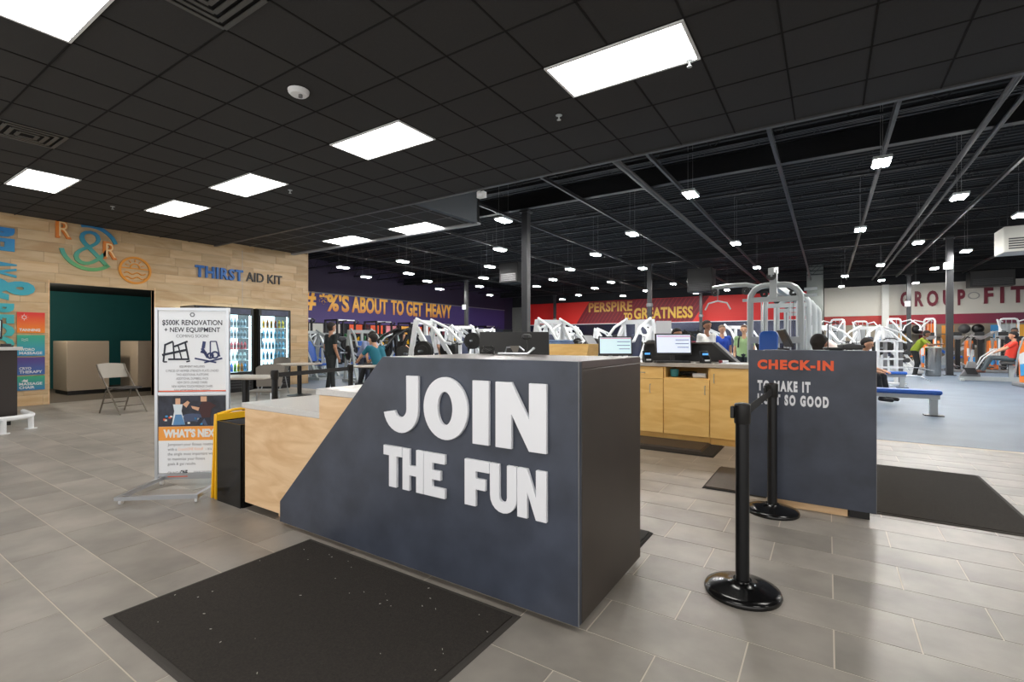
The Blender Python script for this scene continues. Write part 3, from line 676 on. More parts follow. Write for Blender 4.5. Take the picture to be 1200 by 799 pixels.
poly((-1.808, za), (-1.66, za), (-1.66, za + .052), (-1.748, za + .052), (-1.748, za + .09), (-1.69, za + .09), (-1.69, za + .14), (-1.748, za + .14), (-1.748, zb - .052), (-1.66, zb - .052), (-1.66, zb), (-1.808, zb))
poly((-1.53, za), (-1.46, za), (-1.46, za + .085), (-1.40, za + .085), (-1.40, za + .14), (-1.46, za + .14), (-1.46, zb - .055), (-1.378, zb - .055), (-1.378, zb), (-1.53, zb))
uc = (-1.296, za + .075)
poly((-1.374, zb), (-1.318, zb), *[(uc[0] + .022 * math.cos(R(a_)), uc[1] + .024 * math.sin(R(a_))) for a_ in range(180, 361, 30)], (-1.274, zb), (-1.22, zb), *[(uc[0] + .077 * math.cos(R(a_)), uc[1] + .077 * math.sin(R(a_))) for a_ in range(0, -181, -18)])
N(-1.216, -1.06, za, zb, .055)

# ---- mats
def floor_mat(label, x0, x1, y0, y1, h=.012, edge='mat_edge', top='carpet', e=.03, z=0, rz=0):
    t = thing('floor_mat', label, 'mat', ((x0 + x1) / 2, (y0 + y1) / 2, z), rz); dx, dy = (x1 - x0) / 2, (y1 - y0) / 2
    b = MB(); b.add([(-dx, -dy, .001), (dx, -dy, .001), (dx, dy, .001), (-dx, dy, .001), (-dx + .012, -dy + .012, h * .6), (dx - .012, -dy + .012, h * .6), (dx - .012, dy - .012, h * .6), (-dx + .012, dy - .012, h * .6)],
          [(3, 2, 1, 0), (4, 5, 6, 7), (0, 1, 5, 4), (1, 2, 6, 5), (2, 3, 7, 6), (3, 0, 4, 7)]); b.build('border', edge, t, smooth=None)
    MB().bx(-dx + e, dx - e, -dy + e, dy - e, h * .5, h).build('pile', top, t, bevel=.003)
    return t
m1 = floor_mat('large dark carpet mat in front of the join the fun desk', -2.8, -1.19, .83, 1.9)
rg = random.Random(5); b = MB()
for k in range(38):
    x, y = rg.uniform(-.75, .75), rg.uniform(-.48, .48); b.beam((x, y, .0135), (x + rg.uniform(-.008, .008), y + rg.uniform(-.008, .008), .0135), .0025, .002)
tag(b.build('lint', mat('lint_white', (190, 186, 178), .9), m1, smooth=None), kind='stuff')
floor_mat('dark carpet mat on the floor right of the check-in panel', .22, 1.2, 4.47, 6.25)
floor_mat('brown anti-fatigue mat standing left of the check-in panel', -.92, -.42, 4.42, 5.24, .02, 'rubber', 'antifatigue', .02)
floor_mat('wide black mat along the honey wood cabinets', -2.9, -1.05, 5.63, 6.32, .012, 'rubber', 'carpet', .02)
floor_mat('smaller brown mat lying on the black mat by the cabinets', -2.7, -1.2, 5.78, 6.3, .02, 'antifatigue', 'antifatigue', .02, z=.0125)
floor_mat('small ribbed black mat behind the corner of the front desk', -2.3, -.97, 2.85, 3.2, .02, 'rubber', 'rubber', .02)

# ---- stanchions
def stanchion(p, label, base=True, s_=1.0, grp='black belt stanchions'):
    t = thing('stanchion', label, 'stanchion', p, 0, grp)
    MB().lathe([(.178, 0), (.182, .012), (.176, .026), (.15, .034), (.09, .048), (.048, .062), (.044, .07)], n=40).build('base', 'blackgloss', t, smooth=50)
    MB().cyl((0, 0, .06), (0, 0, .86), .033, 24).build('post', 'black_m', t)
    MB().lathe([(.036, .86), (.039, .865), (.039, .955), (.034, .962), (.02, .965)], n=24).build('belt_cassette', 'black', t)
    MB().bx(-.055, -.036, -.02, .02, .885, .945).build('belt_clip', 'black', t, bevel=.004)
    return t
s1 = stanchion(G(870, 694), 'black belt stanchion standing nearest the viewer, in front of the check-in panel')
s2 = stanchion(G(905, 600), 'black belt stanchion standing close against the check-in panel')
p3 = P(322, 5.3); stanchion(p3, 'black belt stanchion behind the wood end of the front desk')
p4 = P(411, 6.6); stanchion(p4, 'black belt stanchion behind the upper quartz top of the front desk')
p5 = P(520, 8.2)
def belt(a, c, label, z=.905, sag=.0):
    a = Vector(a); c = Vector(c); d = (c - a).normalized(); a = a + d * .042; c = c - d * .042; b = MB(); n = 10; s_ = d.cross(Vector((0, 0, 1))) * .0015
    vs = []
    for i in range(n + 1):
        p = a.lerp(c, i / n); dz = -sag * 4 * (i / n) * (1 - i / n)
        vs += [(p.x + s_.x, p.y + s_.y, z - .025 + dz), (p.x + s_.x, p.y + s_.y, z + .025 + dz), (p.x - s_.x, p.y - s_.y, z + .025 + dz), (p.x - s_.x, p.y - s_.y, z - .025 + dz)]
    fs = [(i * 4 + k, i * 4 + (k + 1) % 4, i * 4 + 4 + (k + 1) % 4, i * 4 + 4 + k) for i in range(n) for k in range(4)] + [(0, 1, 2, 3), (n * 4 + 3, n * 4 + 2, n * 4 + 1, n * 4)]
    b.add(vs, fs); return tag(b.build('barrier_belt', mat('belt_web', (34, 34, 36), .8)), label, 'belt')
belt(G(870, 694), G(905, 600), 'black retractable belt between the two stanchions at check-in')
belt(p3, p4, 'dark belt stretched between the stanchions behind the front desk')

# ---- check-in panel and its desk
CKY = 4.25
t = thing('checkin_desk', 'dark slate check-in desk end panel with orange and white lettering', 'desk', (0, 0, 0))
MB().bx(-.53, .285, CKY, CKY + .035, .06, 1.21).build('front_panel', 'slate', t, bevel=.003)
MB().bx(-.5, .255, CKY + .036, 5.2, 1.17, 1.2).build('top_panel', 'slate', t, bevel=.003)
MB().bx(-.4, .12, CKY + .037, 4.9, 0, .075).build('plinth', 'birch', t); MB().bx(-.4, .14, CKY + .04, 5.1, .0755, 1.168).build('body', 'maple', t)
MB().bx(.13, .25, CKY + .04, 4.6, 0.0, .06).build('foot_block', 'black', t)
MB().bx(.2845, .287, CKY - .001, CKY + .004, .06, 1.21).build('edge_strip', 'slate_edge', t, smooth=None)
text('CHECK-IN', 'red', t, -.465, 1.06, .5, .075, depth=.012, bold=.055, split=True, y=CKY - .001, spacing=1.2)
text('TO MAKE IT', 'white_letter', t, -.465, .89, .355, .084, depth=.004, bold=.06, y=CKY - .001, spacing=1.36)
text('HURT SO GOOD', 'white_letter', t, -.465, .785, .47, .084, depth=.004, bold=.06, y=CKY - .001, spacing=1.36)
# ================================================================ LOBBY THINGS
# ---- rolling poster stand
SC = P(205, 4.02); SR = math.asin(SA) + R(6)
t = thing('poster_stand', 'aluminium rolling poster stand announcing renovation and new equipment', 'sign stand', SC, SR)
pw_, py = .285, .27
al = 'chrome'
MB().beam((-pw_ - .012, py, .06), (-pw_ - .012, py, 1.575), .024, .03).build('upright', al, t); MB().beam((pw_ + .012, py, .06), (pw_ + .012, py, 1.575), .024, .03).build('upright', al, t)
for z in (1.562, .815, .1): MB().beam((-pw_, py, z), (pw_, py, z), .024, .026, up=(0, 1, 0)).build('crossbar', al, t)
for s_ in (-1, 1): MB().beam((s_ * .29, -.22, .055), (s_ * .29, .33, .055), .03, .03).build('base_rail', al, t)
for y in (-.235, .345): MB().beam((-.305, y, .055), (.305, y, .055), .03, .03).build('base_rail', al, t)
for sx in (-1, 1):
    for y in (-.21, .31):
        c = MB().cyl((sx * .28 - .01, y, .02), (sx * .28 + .01, y, .02), .02, 14).build('caster', 'white', t)
        MB().beam((sx * .28, y, .02), (sx * .28, y, .045), .012).build('caster_fork', al, c)
up_ = MB().bx(-pw_ + .002, pw_ - .002, py - .006, py + .006, .83, 1.548).build('poster', 'paper', t); up_['label'] = 'upper white poster'
lo_ = MB().bx(-pw_ + .002, pw_ - .002, py - .006, py + .006, .115, .80).build('poster', 'paper', t); lo_['label'] = 'lower poster with orange band'
Z = lambda y: 1.28 - (y - 399.5) * 4.25 / 566
fy = py - .0075
def line(s, m, par, cx_, ytop, ybot, width, bold=.0, left=None):
    h = Z(ytop) - Z(ybot); text(s, m, par, (cx_ - width / 2) if left is None else left, Z(ybot), width, h, y=fy, bold=bold)
line('$500K RENOVATION', 'ink', up_, 0, 374.6, 381.8, .50, .015); line('+ NEW EQUIPMENT', 'ink', up_, 0, 383.4, 390, .465, .015)
line('COMING SOON!', 'ink2', up_, 0, 391.8, 395.4, .27)
for s, y, wd in (('EQUIPMENT INCLUDES:', 428.4, .21), ('12 PIECES OF HAMMER STRENGTH PLATE LOADED', 433.2, .44), ('TWO ADDITIONAL PLATFORMS', 437.8, .27), ('ADDITIONAL DUMBBELL RACK', 442.4, .27), ('NEW CRYO LOUNGE CHAIRS', 447, .25), ('NEW HUMAN TOUCH MASSAGE CHAIRS', 451.6, .34), ('NEW HYDROMASSAGE & TANNING', 456.2, .3)):
    line(s, 'ink' if y < 430 else 'ink2', up_, 0, y, y + 2.7, wd)
MB().ring(0, Z(368.5), .022, .013, fy - .001, fy, n=6).build('logo_mark', 'ink2', up_)
MB().bx(-pw_ + .004, pw_ - .004, fy - .001, fy, .832, .842).build('orange_rule', 'red', up_)
# pictograms: plate-loaded press and a seated machine
b = MB(); y_ = fy - .001
for a, c, w_ in (((-.24, Z(424)), (-.225, Z(403)), .014), ((-.225, Z(404)), (-.16, Z(400)), .016), ((-.25, Z(416)), (-.05, Z(410)), .02), ((-.2, Z(421)), (-.03, Z(421)), .016), ((-.16, Z(401)), (-.15, Z(421)), .012),
                 ((-.15, Z(406)), (-.04, Z(400)), .016), ((-.06, Z(401)), (-.03, Z(422)), .014), ((-.12, Z(404)), (-.09, Z(420)), .01), ((-.24, Z(424)), (-.21, Z(424)), .012), ((-.05, Z(424)), (-.02, Z(423)), .012)):
    b.beam((a[0], y_, a[1]), (c[0], y_, c[1]), .001, w_, up=(0, 1, 0)) if 0 else b.beam((a[0], y_, a[1]), (c[0], y_, c[1]), w_, .002, up=(0, 1, 0))
b.build('machine_print', 'ink', up_); b = MB()
for a, c, w_ in (((.02, Z(420)), (.2, Z(425)), .014), ((.1, Z(425)), (.25, Z(420)), .014), ((.1, Z(400)), (.09, Z(408)), .026), ((.08, Z(408)), (.13, Z(419)), .024), ((.07, Z(412)), (.12, Z(414)), .02), ((.15, Z(400)), (.15, Z(420)), .01), ((.2, Z(400)), (.23, Z(418)), .01), ((.15, Z(400)), (.2, Z(400)), .01)):
    b.beam((a[0], y_, a[1]), (c[0], y_, c[1]), w_, .002, up=(0, 1, 0))
b.ring(.19, Z(416), .035, .02, fy - .002, fy, n=20); b.ring(.15, Z(417), .03, .016, fy - .002, fy, n=20); b.build('machine_print', mat('print_navy', (50, 62, 110), .6), up_)
# photo band: printed picture of a dark gym with two people and a tyre
MB().bx(-pw_ + .004, pw_ - .004, fy - .0008, fy, Z(500), Z(464)).build('photo_print', mat('print_gym', (44, 48, 62), .6, var=.5, scale=14), lo_)
def pr(pts, m, k=1): MB().prism([(x, Z(y)) for x, y in pts], fy - .0012 - .0004 * k, fy - .0009).build('photo_shape', m, lo_, smooth=None)
tyre = [(-.17, 499)] + [(-.0 + .17 * math.cos(R(a_)), 499 - 14 * math.sin(R(a_))) for a_ in range(180, -1, -15)] + [(.1 * math.cos(R(a_)), 499 - 5 * math.sin(R(a_))) for a_ in range(0, 181, 20)]
pr(tyre[1:], mat('print_tyre', (70, 84, 116), .6))
skin_p = mat('print_skin', (214, 170, 140), .6)
pr([(-.17, 498), (-.15, 482), (-.16, 474), (-.08, 474), (-.09, 482), (-.06, 498)], mat('print_white_top', (214, 226, 236), .6), 2)
pr([(-.14, 474), (-.14, 467), (-.1, 467), (-.1, 474)], skin_p, 3); pr([(-.08, 474), (-.05, 478), (-.02, 472), (-.04, 470)], skin_p, 3)
pr([(-.16, 498), (-.14, 486), (-.09, 486), (-.06, 498)], mat('print_jean', (90, 140, 190), .6), 4)
pr([(.08, 490), (.05, 478), (.09, 470), (.15, 472), (.2, 476), (.16, 480), (.15, 490)], mat('print_shirt', (64, 34, 38), .6), 2)
pr([(.07, 471), (.07, 465), (.12, 465), (.12, 471)], skin_p, 3); pr([(.05, 482), (-.0, 479), (-.01, 476), (.06, 478)], skin_p, 3); pr([(.06, 490), (.03, 499), (.06, 499), (.1, 491), (.13, 499), (.17, 499), (.15, 490)], 'ink', 2)
for k in range(14): 
    x = random.uniform(-.26, .26); y = random.uniform(486, 497); pr([(x, y), (x + .02, y), (x + .02, y + 2), (x, y + 2)], ['white', 'red', 'sky'][k % 3], 1)
MB().bx(-pw_ + .004, pw_ - .004, fy - .0008, fy, Z(516.5), Z(500.2)).build('orange_band', 'orange_band', lo_)
text("WHAT'S NEXT?", 'white', lo_, -.24, Z(513.2), .49, Z(503) - Z(513.2), y=fy - .0015, bold=.06)
for s, y, wd in (('Jumpstart your fitness routine', 519.6, .385), ('the single most important way', 530.8, .39), ('to maximize your fitness', 536.6, .31), ('goals & get results.', 542.4, .235)): line(s, 'ink2', lo_, 0, y, y + 4.1, wd, left=-.205)
line('with a', 'ink2', lo_, 0, 525.2, 528.4, .075, left=-.205); line('CrunchONE Kickoff', mat('print_peach', (246, 190, 160), .6), lo_, 0, 525.2, 528.4, .21, left=-.12); line("- it's", 'ink2', lo_, 0, 525.2, 528.4, .05, left=.11)
line('CRUNCH', 'ink2', lo_, 0, 553, 557, .1, left=-.205); line('ONE', 'ink', lo_, 0, 551.5, 557, .06, .04, left=-.1); MB().bx(-.205, -.04, fy - .001, fy, Z(559.4), Z(558)).build('orange_rule', 'red', lo_)
line('STOP BY THE FRONT DESK TO', 'ink2', lo_, 0, 553, 555, .23, left=.01); line('SCHEDULE YOUR KICKOFF', 'ink2', lo_, 0, 556.6, 558.6, .21, left=.01)

# ---- waste bin and folded caution sign
t = thing('waste_bin', 'black open-top square waste bin beside the wood end of the desk', 'bin', (-3.93, 2.14, 0))
b = MB()
for a in (-1, 1): b.bx(-.175, .175, a * .185 - .006, a * .185 + .006, 0, .64); b.bx(a * .169 - .006, a * .179 + .006, -.178, .178, 0, .64)
b.bx(-.17, .17, -.17, .17, 0, .02); b.build('body', 'blackgloss', t, bevel=.003)
b = MB()
for a in (-1, 1): b.bx(-.17, .17, a * .165 - .004, a * .165 + .004, .3, .632); b.bx(a * .165 - .004, a * .165 + .004, -.16, .16, .3, .632)
b.bx(-.16, .16, -.16, .16, .3, .31); b.build('liner', mat('bin_liner', (96, 98, 104), .5), t)
t = thing('caution_sign', 'yellow folded caution floor sign leaning beside the black bin', 'floor sign', (-4.155, 2.2, 0))
for s_ in (-1, 1): MB().prism([(s_ * .03 - .03, 0), (s_ * .03 - .01, 0), (s_ * .01 + .022, .69), (s_ * .01 + .006, .69)], -.25, .2).build('board', 'yellow', t, bevel=.004)
MB().tube([(.014, -.23, .685), (.014, -.1, .71), (.014, .1, .71), (.014, .18, .685)], .012, 8).build('handle', 'yellow', t)

# ---- left counter with foot rail
t = thing('juice_counter', 'dark counter with stone top at the left edge of the picture', 'counter', (-11.4, 1.3, 0))
MB().bx(-1.0, 1.02, -.7, .74, .12, 1.14).build('body', mat('espresso_laminate', (48, 42, 40), .5), t); MB().bx(-.95, .97, -.65, .68, 0, .12).build('plinth', 'black', t)
MB().bx(-1.05, 1.08, -.75, .79, 1.14, 1.19).build('stone_top', 'quartz', t, bevel=.004)
t = thing('foot_rail', 'white painted pipe foot rail curving round the left counter', 'rail', (-9.6, 1.7, 0))
path = [(.1, -1.6, .2), (.1, -.05, .2), (.06, .15, .2), (-.04, .3, .2), (-.2, .38, .2), (-.75, .4, .2)]
MB().tube(path, .035, 12).build('pipe', 'white', t)
for x, y in ((.1, .03), (-.16, .36), (.1, -.9)):
    l = MB().cyl((x, y, .01), (x, y, .19), .032, 12).build('post', 'white', t); MB().lathe([(.07, 0), (.07, .008), (.04, .012)], (x, y, 0), 16).build('flange', 'white', l)
def monitor(name, label, loc, rz, w_=.5, h_=.3, stand=.12, screen='screen', tilt=8, base=True):
    t = thing(name, label, 'monitor', loc, rz)
    def tl(b): return b.xf((0, 0, stand + h_ / 2), rx=-tilt)
    tl(MB().bx(-w_ / 2, w_ / 2, -.012, .018, -h_ / 2, h_ / 2)).build('casing', 'black', t, bevel=.004)
    s_ = tl(MB().bx(-w_ / 2 + .018, w_ / 2 - .018, -.0145, -.0125, -h_ / 2 + .03, h_ / 2 - .018)).build('screen', K.get(screen) or screen, t, smooth=None)
    MB().beam((0, .04, .012), (0, .03, stand + h_ * .4), .06, .025, up=(0, 1, 0)).build('stand', 'dgrey', t); MB().pad(-.12, .12, -.06, .11, 0, .015).build('foot', 'dgrey', t)
    return t
K['screen'] = gmat('screen_off', ((210, 230, 238), (224, 238, 244)), 2, 0, .4)
for nm, c in (('screen', (206, 232, 240)), ('screen_l', (222, 232, 250))):
    K[nm] = mat('lcd_' + nm, c, .3, emit=.28)
monitor('computer_monitor', 'lit computer monitor standing on the left counter', (-10.75, 1.72, 1.19), R(70), .45, .3)
t = thing('card_terminal', 'dark card terminal and pad lying on the left counter', 'terminal', (-10.5, 1.9, 1.19), R(90)); MB().pad(-.16, .12, -.06, .06, 0, .025).build('body', 'black', t); MB().pad(-.02, .1, -.04, .04, .0255, .05).build('keypad', 'dgrey', t)

# ---- folding chair
t = thing('folding_chair', 'grey metal folding chair with dark seat before the lounge doorway', 'chair', (-10.55, 3.42, 0), R(103)); fr = mat('chair_frame', (116, 108, 98), .35, .5)
for s_ in (-1, 1):
    MB().tube([(s_ * .22, .34, .86), (s_ * .22, .3, .78), (s_ * .22, -.3, 0)], .012, 8).build('frame_leg', fr, t)
    MB().tube([(s_ * .2, -.05, .44), (s_ * .2, .12, .4), (s_ * .2, .3, 0)], .012, 8).build('rear_leg', fr, t)
b = MB(); n = 8; vs = []
for i in range(n + 1):
    u = -.22 + .44 * i / n; bow = .035 * (1 - (u / .22) ** 2)
    for z, yo in ((.62, .235), (.86, .345), (.86, .357), (.62, .247)): vs.append((u, yo + bow, z + (.02 * (1 - (u / .22) ** 2) if z > .7 else 0)))
b.add(vs, [(i * 4 + k, i * 4 + (k + 1) % 4, i * 4 + 4 + (k + 1) % 4, i * 4 + 4 + k) for i in range(n) for k in range(4)] + [(0, 1, 2, 3), (n * 4 + 3, n * 4 + 2, n * 4 + 1, n * 4)])
b.build('backrest', mat('chair_grey', (148, 142, 132), .45), t)
MB().pad(-.2, .2, -.24, .18, .43, .465, .06).build('seat', mat('chair_seat', (44, 40, 38), .6), t)
for y, z in ((-.205, .14), (.2, .18)): MB().tube([(-.2, y, z), (.2, y, z)], .009, 6).build('stretcher', fr, t)

# ---- cafe tables and chairs
def table(label, p, top_r=.5, square=False, rz=0):
    t = thing('cafe_table', label, 'table', p, rz, 'cafe tables')
    if square: MB().pad(-top_r, top_r, -top_r * .8, top_r * .8, .72, .75, .05).build('table_top', 'grey_top', t)
    else: MB().lathe([(top_r - .01, .72), (top_r, .728), (top_r, .745), (top_r - .006, .75)], n=32).build('table_top', 'grey_top', t)
    MB().cyl((0, 0, .03), (0, 0, .715), .05, 14).build('pedestal', 'black_m', t); MB().lathe([(.27, 0), (.27, .012), (.1, .03), (.055, .05)], n=28).build('foot', 'black_m', t)
    MB().bx(-.2, .2, -.03, .03, .7, .7195).build('spider', 'black_m', t); return t
table('square cafe table with black pedestal right behind the poster stand', P(288, 7.3), .43, True, math.asin(SA))
table('round cafe table standing before the end of the wood wall', P(351, 11.4), .5)
table('cafe table behind the slanted end of the front desk', P(436, 10.4), .42, True, math.asin(SA))
def shell_chair(label, p, rz):
    t = thing('cafe_chair', label, 'chair', p, rz, 'cafe chairs'); n = 10; vs = []; b = MB()
    for i in range(n + 1):
        u = -1 + 2 * i / n; bow = .06 * (1 - u * u)
        for z, th in ((.5, 0), (.88 - .06 * abs(u) ** 4, 0), (.88 - .06 * abs(u) ** 4, .012), (.5, .012)): vs.append((u * (.24 if z > .6 else .2), .2 + bow + th + (z - .5) * .2, z))
    b.add(vs, [(i * 4 + k, i * 4 + (k + 1) % 4, i * 4 + 4 + (k + 1) % 4, i * 4 + 4 + k) for i in range(n) for k in range(4)] + [(0, 1, 2, 3), (n * 4 + 3, n * 4 + 2, n * 4 + 1, n * 4)])
    b.build('backrest', 'taupe', t); MB().pad(-.22, .22, -.22, .24, .44, .465, .09).build('seat', 'taupe', t)
    for sx in (-1, 1):
        for sy in (-1, 1): MB().tube([(sx * .17, sy * .15, .44), (sx * .22, sy * .22, 0)], .011, 8).build('leg', 'chrome', t)
    for sx in (-1, 1): MB().tube([(sx * .17, .2, .44), (sx * .2, .26, .56)], .011, 8).build('back_support', 'chrome', t)
    return t
shell_chair('taupe plastic cafe chair at the square table behind the poster stand', P(309, 8.05), math.asin(SA) + R(5))
shell_chair('taupe plastic cafe chair in front of the right drinks cooler', P(322, 11.7), math.asin(SA) - R(10))

# ---- drinks coolers
FX = -12.35
def cooler(label, y0, y1, doors):
    w_ = y1 - y0; t = thing('drinks_cooler', label, 'fridge', (FX - .36, (y0 + y1) / 2, 0), R(90), 'glass-door drinks coolers')
    hw, dp = w_ / 2, .36                     # local x along the wall, local -y faces the room
    MB().bx(-hw, -hw + .04, -dp, dp, 0, 2.12).build('side', 'black', t); MB().bx(hw - .04, hw, -dp, dp, 0, 2.12).build('side', 'black', t)
    MB().bx(-hw + .041, hw - .041, -dp, dp, 2.06, 2.12).build('roof', 'black', t); MB().bx(-hw + .041, hw - .041, -dp, dp, 0, .42).build('base', 'black', t)
    MB().bx(-hw + .041, hw - .041, dp - .04, dp, .421, 2.059).build('lit_back', 'fridge_back_glow', t)
    for k in range(4): MB().bx(-hw + .06, hw - .06, -dp - .012, -dp - .002, .1 + k * .07, .13 + k * .07).build('grille_slat', 'dgrey', t)
    for k in range(5): MB().bx(-hw + .045, hw - .045, -dp + .06, dp - .05, .5 + k * .28, .512 + k * .28).build('shelf', 'white', t)
    dw = (w_ - .04) / doors
    for d_ in range(doors):
        x0 = -hw + .02 + d_ * dw; x1 = x0 + dw; f = MB(); y0_, y1_ = -dp - .05, -dp - .004
        f.bx(x0, x0 + .05, y0_, y1_, .44, 2.1).bx(x1 - .05, x1, y0_, y1_, .44, 2.1).bx(x0 + .051, x1 - .051, y0_, y1_, .44, .5).bx(x0 + .051, x1 - .051, y0_, y1_, 1.93, 2.1)
        dr = f.build('door', 'black', t, smooth=None); MB().bx(x0 + .052, x1 - .052, -dp - .03, -dp - .022, .501, 1.929).build('pane', 'glass', dr, smooth=None)
        MB().bx(x0 + .07, x1 - .07, y0_ - .004, y0_ - .001, 1.95, 2.08).build('header_card', mat('cooler_header', (60, 66, 92), .3, var=.3, scale=9), dr, smooth=None)
        MB().bx(x0 + .055, x0 + .075, y0_ - .03, y0_ - .001, 1.1, 1.5).build('handle', 'dgrey', dr)
        for s_ in (x0 + .06, x1 - .072): MB().bx(s_, s_ + .012, -dp + .01, -dp + .03, .52, 1.92).build('light_strip', mat('cooler_led', (236, 248, 255), emit=9.0), t, smooth=None)
    return t
cooler('two-door black drinks cooler partly behind the poster stand', 5.36, 6.74, 2); cooler('single-door black drinks cooler at the end of the wood wall', 6.84, 7.76, 1)
bm_ = {}
def bottle(col, h_):
    k = (col, h_)
    if k not in bm_:
        m = mat('drink_%d_%d_%d' % col, col, .25); me = MB().lathe([(.03, 0), (.033, .01), (.033, h_ * .62), (.03, h_ * .7), (.014, h_ * .86), (.014, h_ * .93)], n=10).mesh('bottle', m, 40)
        cp = MB().lathe([(.016, h_ * .93), (.016, h_)], n=8).mesh('cap', K['dgrey'] if sum(col) > 300 else K['white']); lb = MB().lathe([(.0335, h_ * .2), (.0338, h_ * .21), (.0338, h_ * .55), (.0335, h_ * .56)], n=10).mesh('wrapper', mat('wrap_%d_%d_%d' % col, tuple(min(255, int(v * .55 + 20)) for v in col), .4))
        bm_[k] = (me, cp, lb)
    return bm_[k]
rowsA = [[(230, 150, 50), (220, 70, 60), (70, 120, 220), (120, 190, 60), (240, 200, 60), (240, 140, 40), (90, 160, 220)], [(220, 236, 240)] * 6, [(226, 110, 120)] * 7, [(190, 206, 224)] * 7, [(190, 206, 224)] * 7]
rowsB = [[(214, 232, 240)] * 7, [(120, 190, 230)] * 7, [(140, 200, 232)] * 8, [(130, 200, 236)] * 7, [(250, 210, 70), (248, 190, 60), (240, 150, 60), (250, 200, 60), (200, 80, 50), (250, 220, 80), (246, 220, 90)]]
nm_sh = ['bottom', 'second', 'middle', 'fourth', 'top']
for ya, yb, rows_, nm in ((6.06, 6.64, rowsA, 'two-door'), (6.92, 7.68, rowsB, 'single-door')):
    for k, cols in enumerate(rows_):
        for i, c in enumerate(cols):
            me, cp, lb = bottle(c, .22 if k != 2 else .2); y = ya + (yb - ya) * (i + .5) / len(cols)
            what = 'colourful' if (k == 0 and nm == 'two-door') else 'yellow and orange' if (k == 4 and nm == 'single-door') else 'pink' if c == (226, 110, 120) else 'pale blue'
            o = thing('drink_bottle', '%s drink bottle, %s from left on the %s shelf of the %s cooler' % (what, ORD[i], nm_sh[k], nm), 'bottle', (FX - .13, y, .5125 + k * .28), 0, '%s bottles on the %s shelf of the %s cooler' % (what, nm_sh[k], nm))
            part(me, 'body', o); part(cp, 'cap', o); part(lb, 'wrapper', o)

# ---- things behind the front desk
t = thing('work_table', 'low work table behind the front desk holding the screens', 'table', (-1.75, 3.05, 0))
MB().bx(-.42, .6, -.26, .26, .96, 1.0).build('table_top', 'grey_top', t, bevel=.004)
for sx in (-.36, .54):
    for sy in (-.22, .22): MB().bx(sx - .02, sx + .02, sy - .02, sy + .02, 0, .9595).build('leg', 'black_m', t)
mb = monitor('point_of_sale_screen', 'black back of a wide point-of-sale screen above the front desk', (P(601, 3.58).x, P(601, 3.58).y + .02, 1.0), math.asin(SA) + R(180), .52, .31, .04, 'black', -14)
t = thing('card_reader', 'small grey card reader clipped over the black screen', 'card reader', (*P(617, 3.42)[:2], 1.3), math.asin(SA)); MB().pad(-.034, .034, -.02, .02, -.01, .03).build('body', 'dgrey', t); MB().bx(-.02, .012, -.0225, -.0205, 0, .02).build('window', 'black', t)
MB().tube([(.0, .0, -.01), (.005, -.02, -.06), (-.005, -.015, -.12), (0, 0, -.3)], .003, 5).build('cable', 'black', t)
t = thing('wire_tray', 'silver wire document tray standing on the front desk', 'tray', (*P(603, 3.0)[:2], DKZ), math.asin(SA)); b = MB()
b.tube([(-.1, -.06, .012), (.08, -.06, .012), (.12, -.06, .045), (.12, .06, .045), (.08, .06, .012), (-.1, .06, .012)], .006, 6, True); b.build('rim', 'chrome', t)
for k in range(4): MB().tube([(-.09 + .05 * k, -.06, .012), (-.09 + .05 * k, .06, .012)], .0035, 5).build('wire', 'chrome', t)
MB().tube([(-.06, .0, .01), (-.05, .03, .05), (.03, .03, .055), (.06, 0, .03)], .005, 6).build('arm', 'chrome', t); MB().prism([(-.01, .02), (.02, .02), (.03, .06), (-.03, .06)], -.01, .0).build('clip', 'taupe', t)
t = thing('cable_bundle', 'tangled dark cables beside the wire tray', 'cable', (*P(572, 3.05)[:2], DKZ)); b = MB()
for k in range(4): b.tube([(.05 * math.cos(i * .9 + k) * (1 - i * .02), .03 * math.sin(i * .9 + k), .006 + .05 * abs(math.sin(i * .45 + k * .8))) for i in range(10)], .003, 5)
b.build('loops', 'black', t)
t = thing('counter_pad', 'dark rounded mat lying on the upper quartz top', 'desk pad', (-2.52, 2.62, .9655)); MB().pad(-.2, .2, -.14, .12, 0, .012, .05).build('pad', mat('pad_brown', (92, 82, 72), .6), t)
t = thing('key_bunch', 'small heap of keys and coins on the upper quartz top', 'keys', (-2.47, 2.22, .969)); b = MB()
for k in range(9): a_ = k * .7; b.beam((.05 * math.cos(a_), .03 * math.sin(a_), .002 + .002 * (k % 3)), (.05 * math.cos(a_) + .05, .03 * math.sin(a_) + .02, .002 + .002 * (k % 3)), .012, .002)
b.build('keys', 'steel', t); MB().ring(0, .006, .014, .011, -.001, .001, n=14).build('key_ring', 'chrome', t)

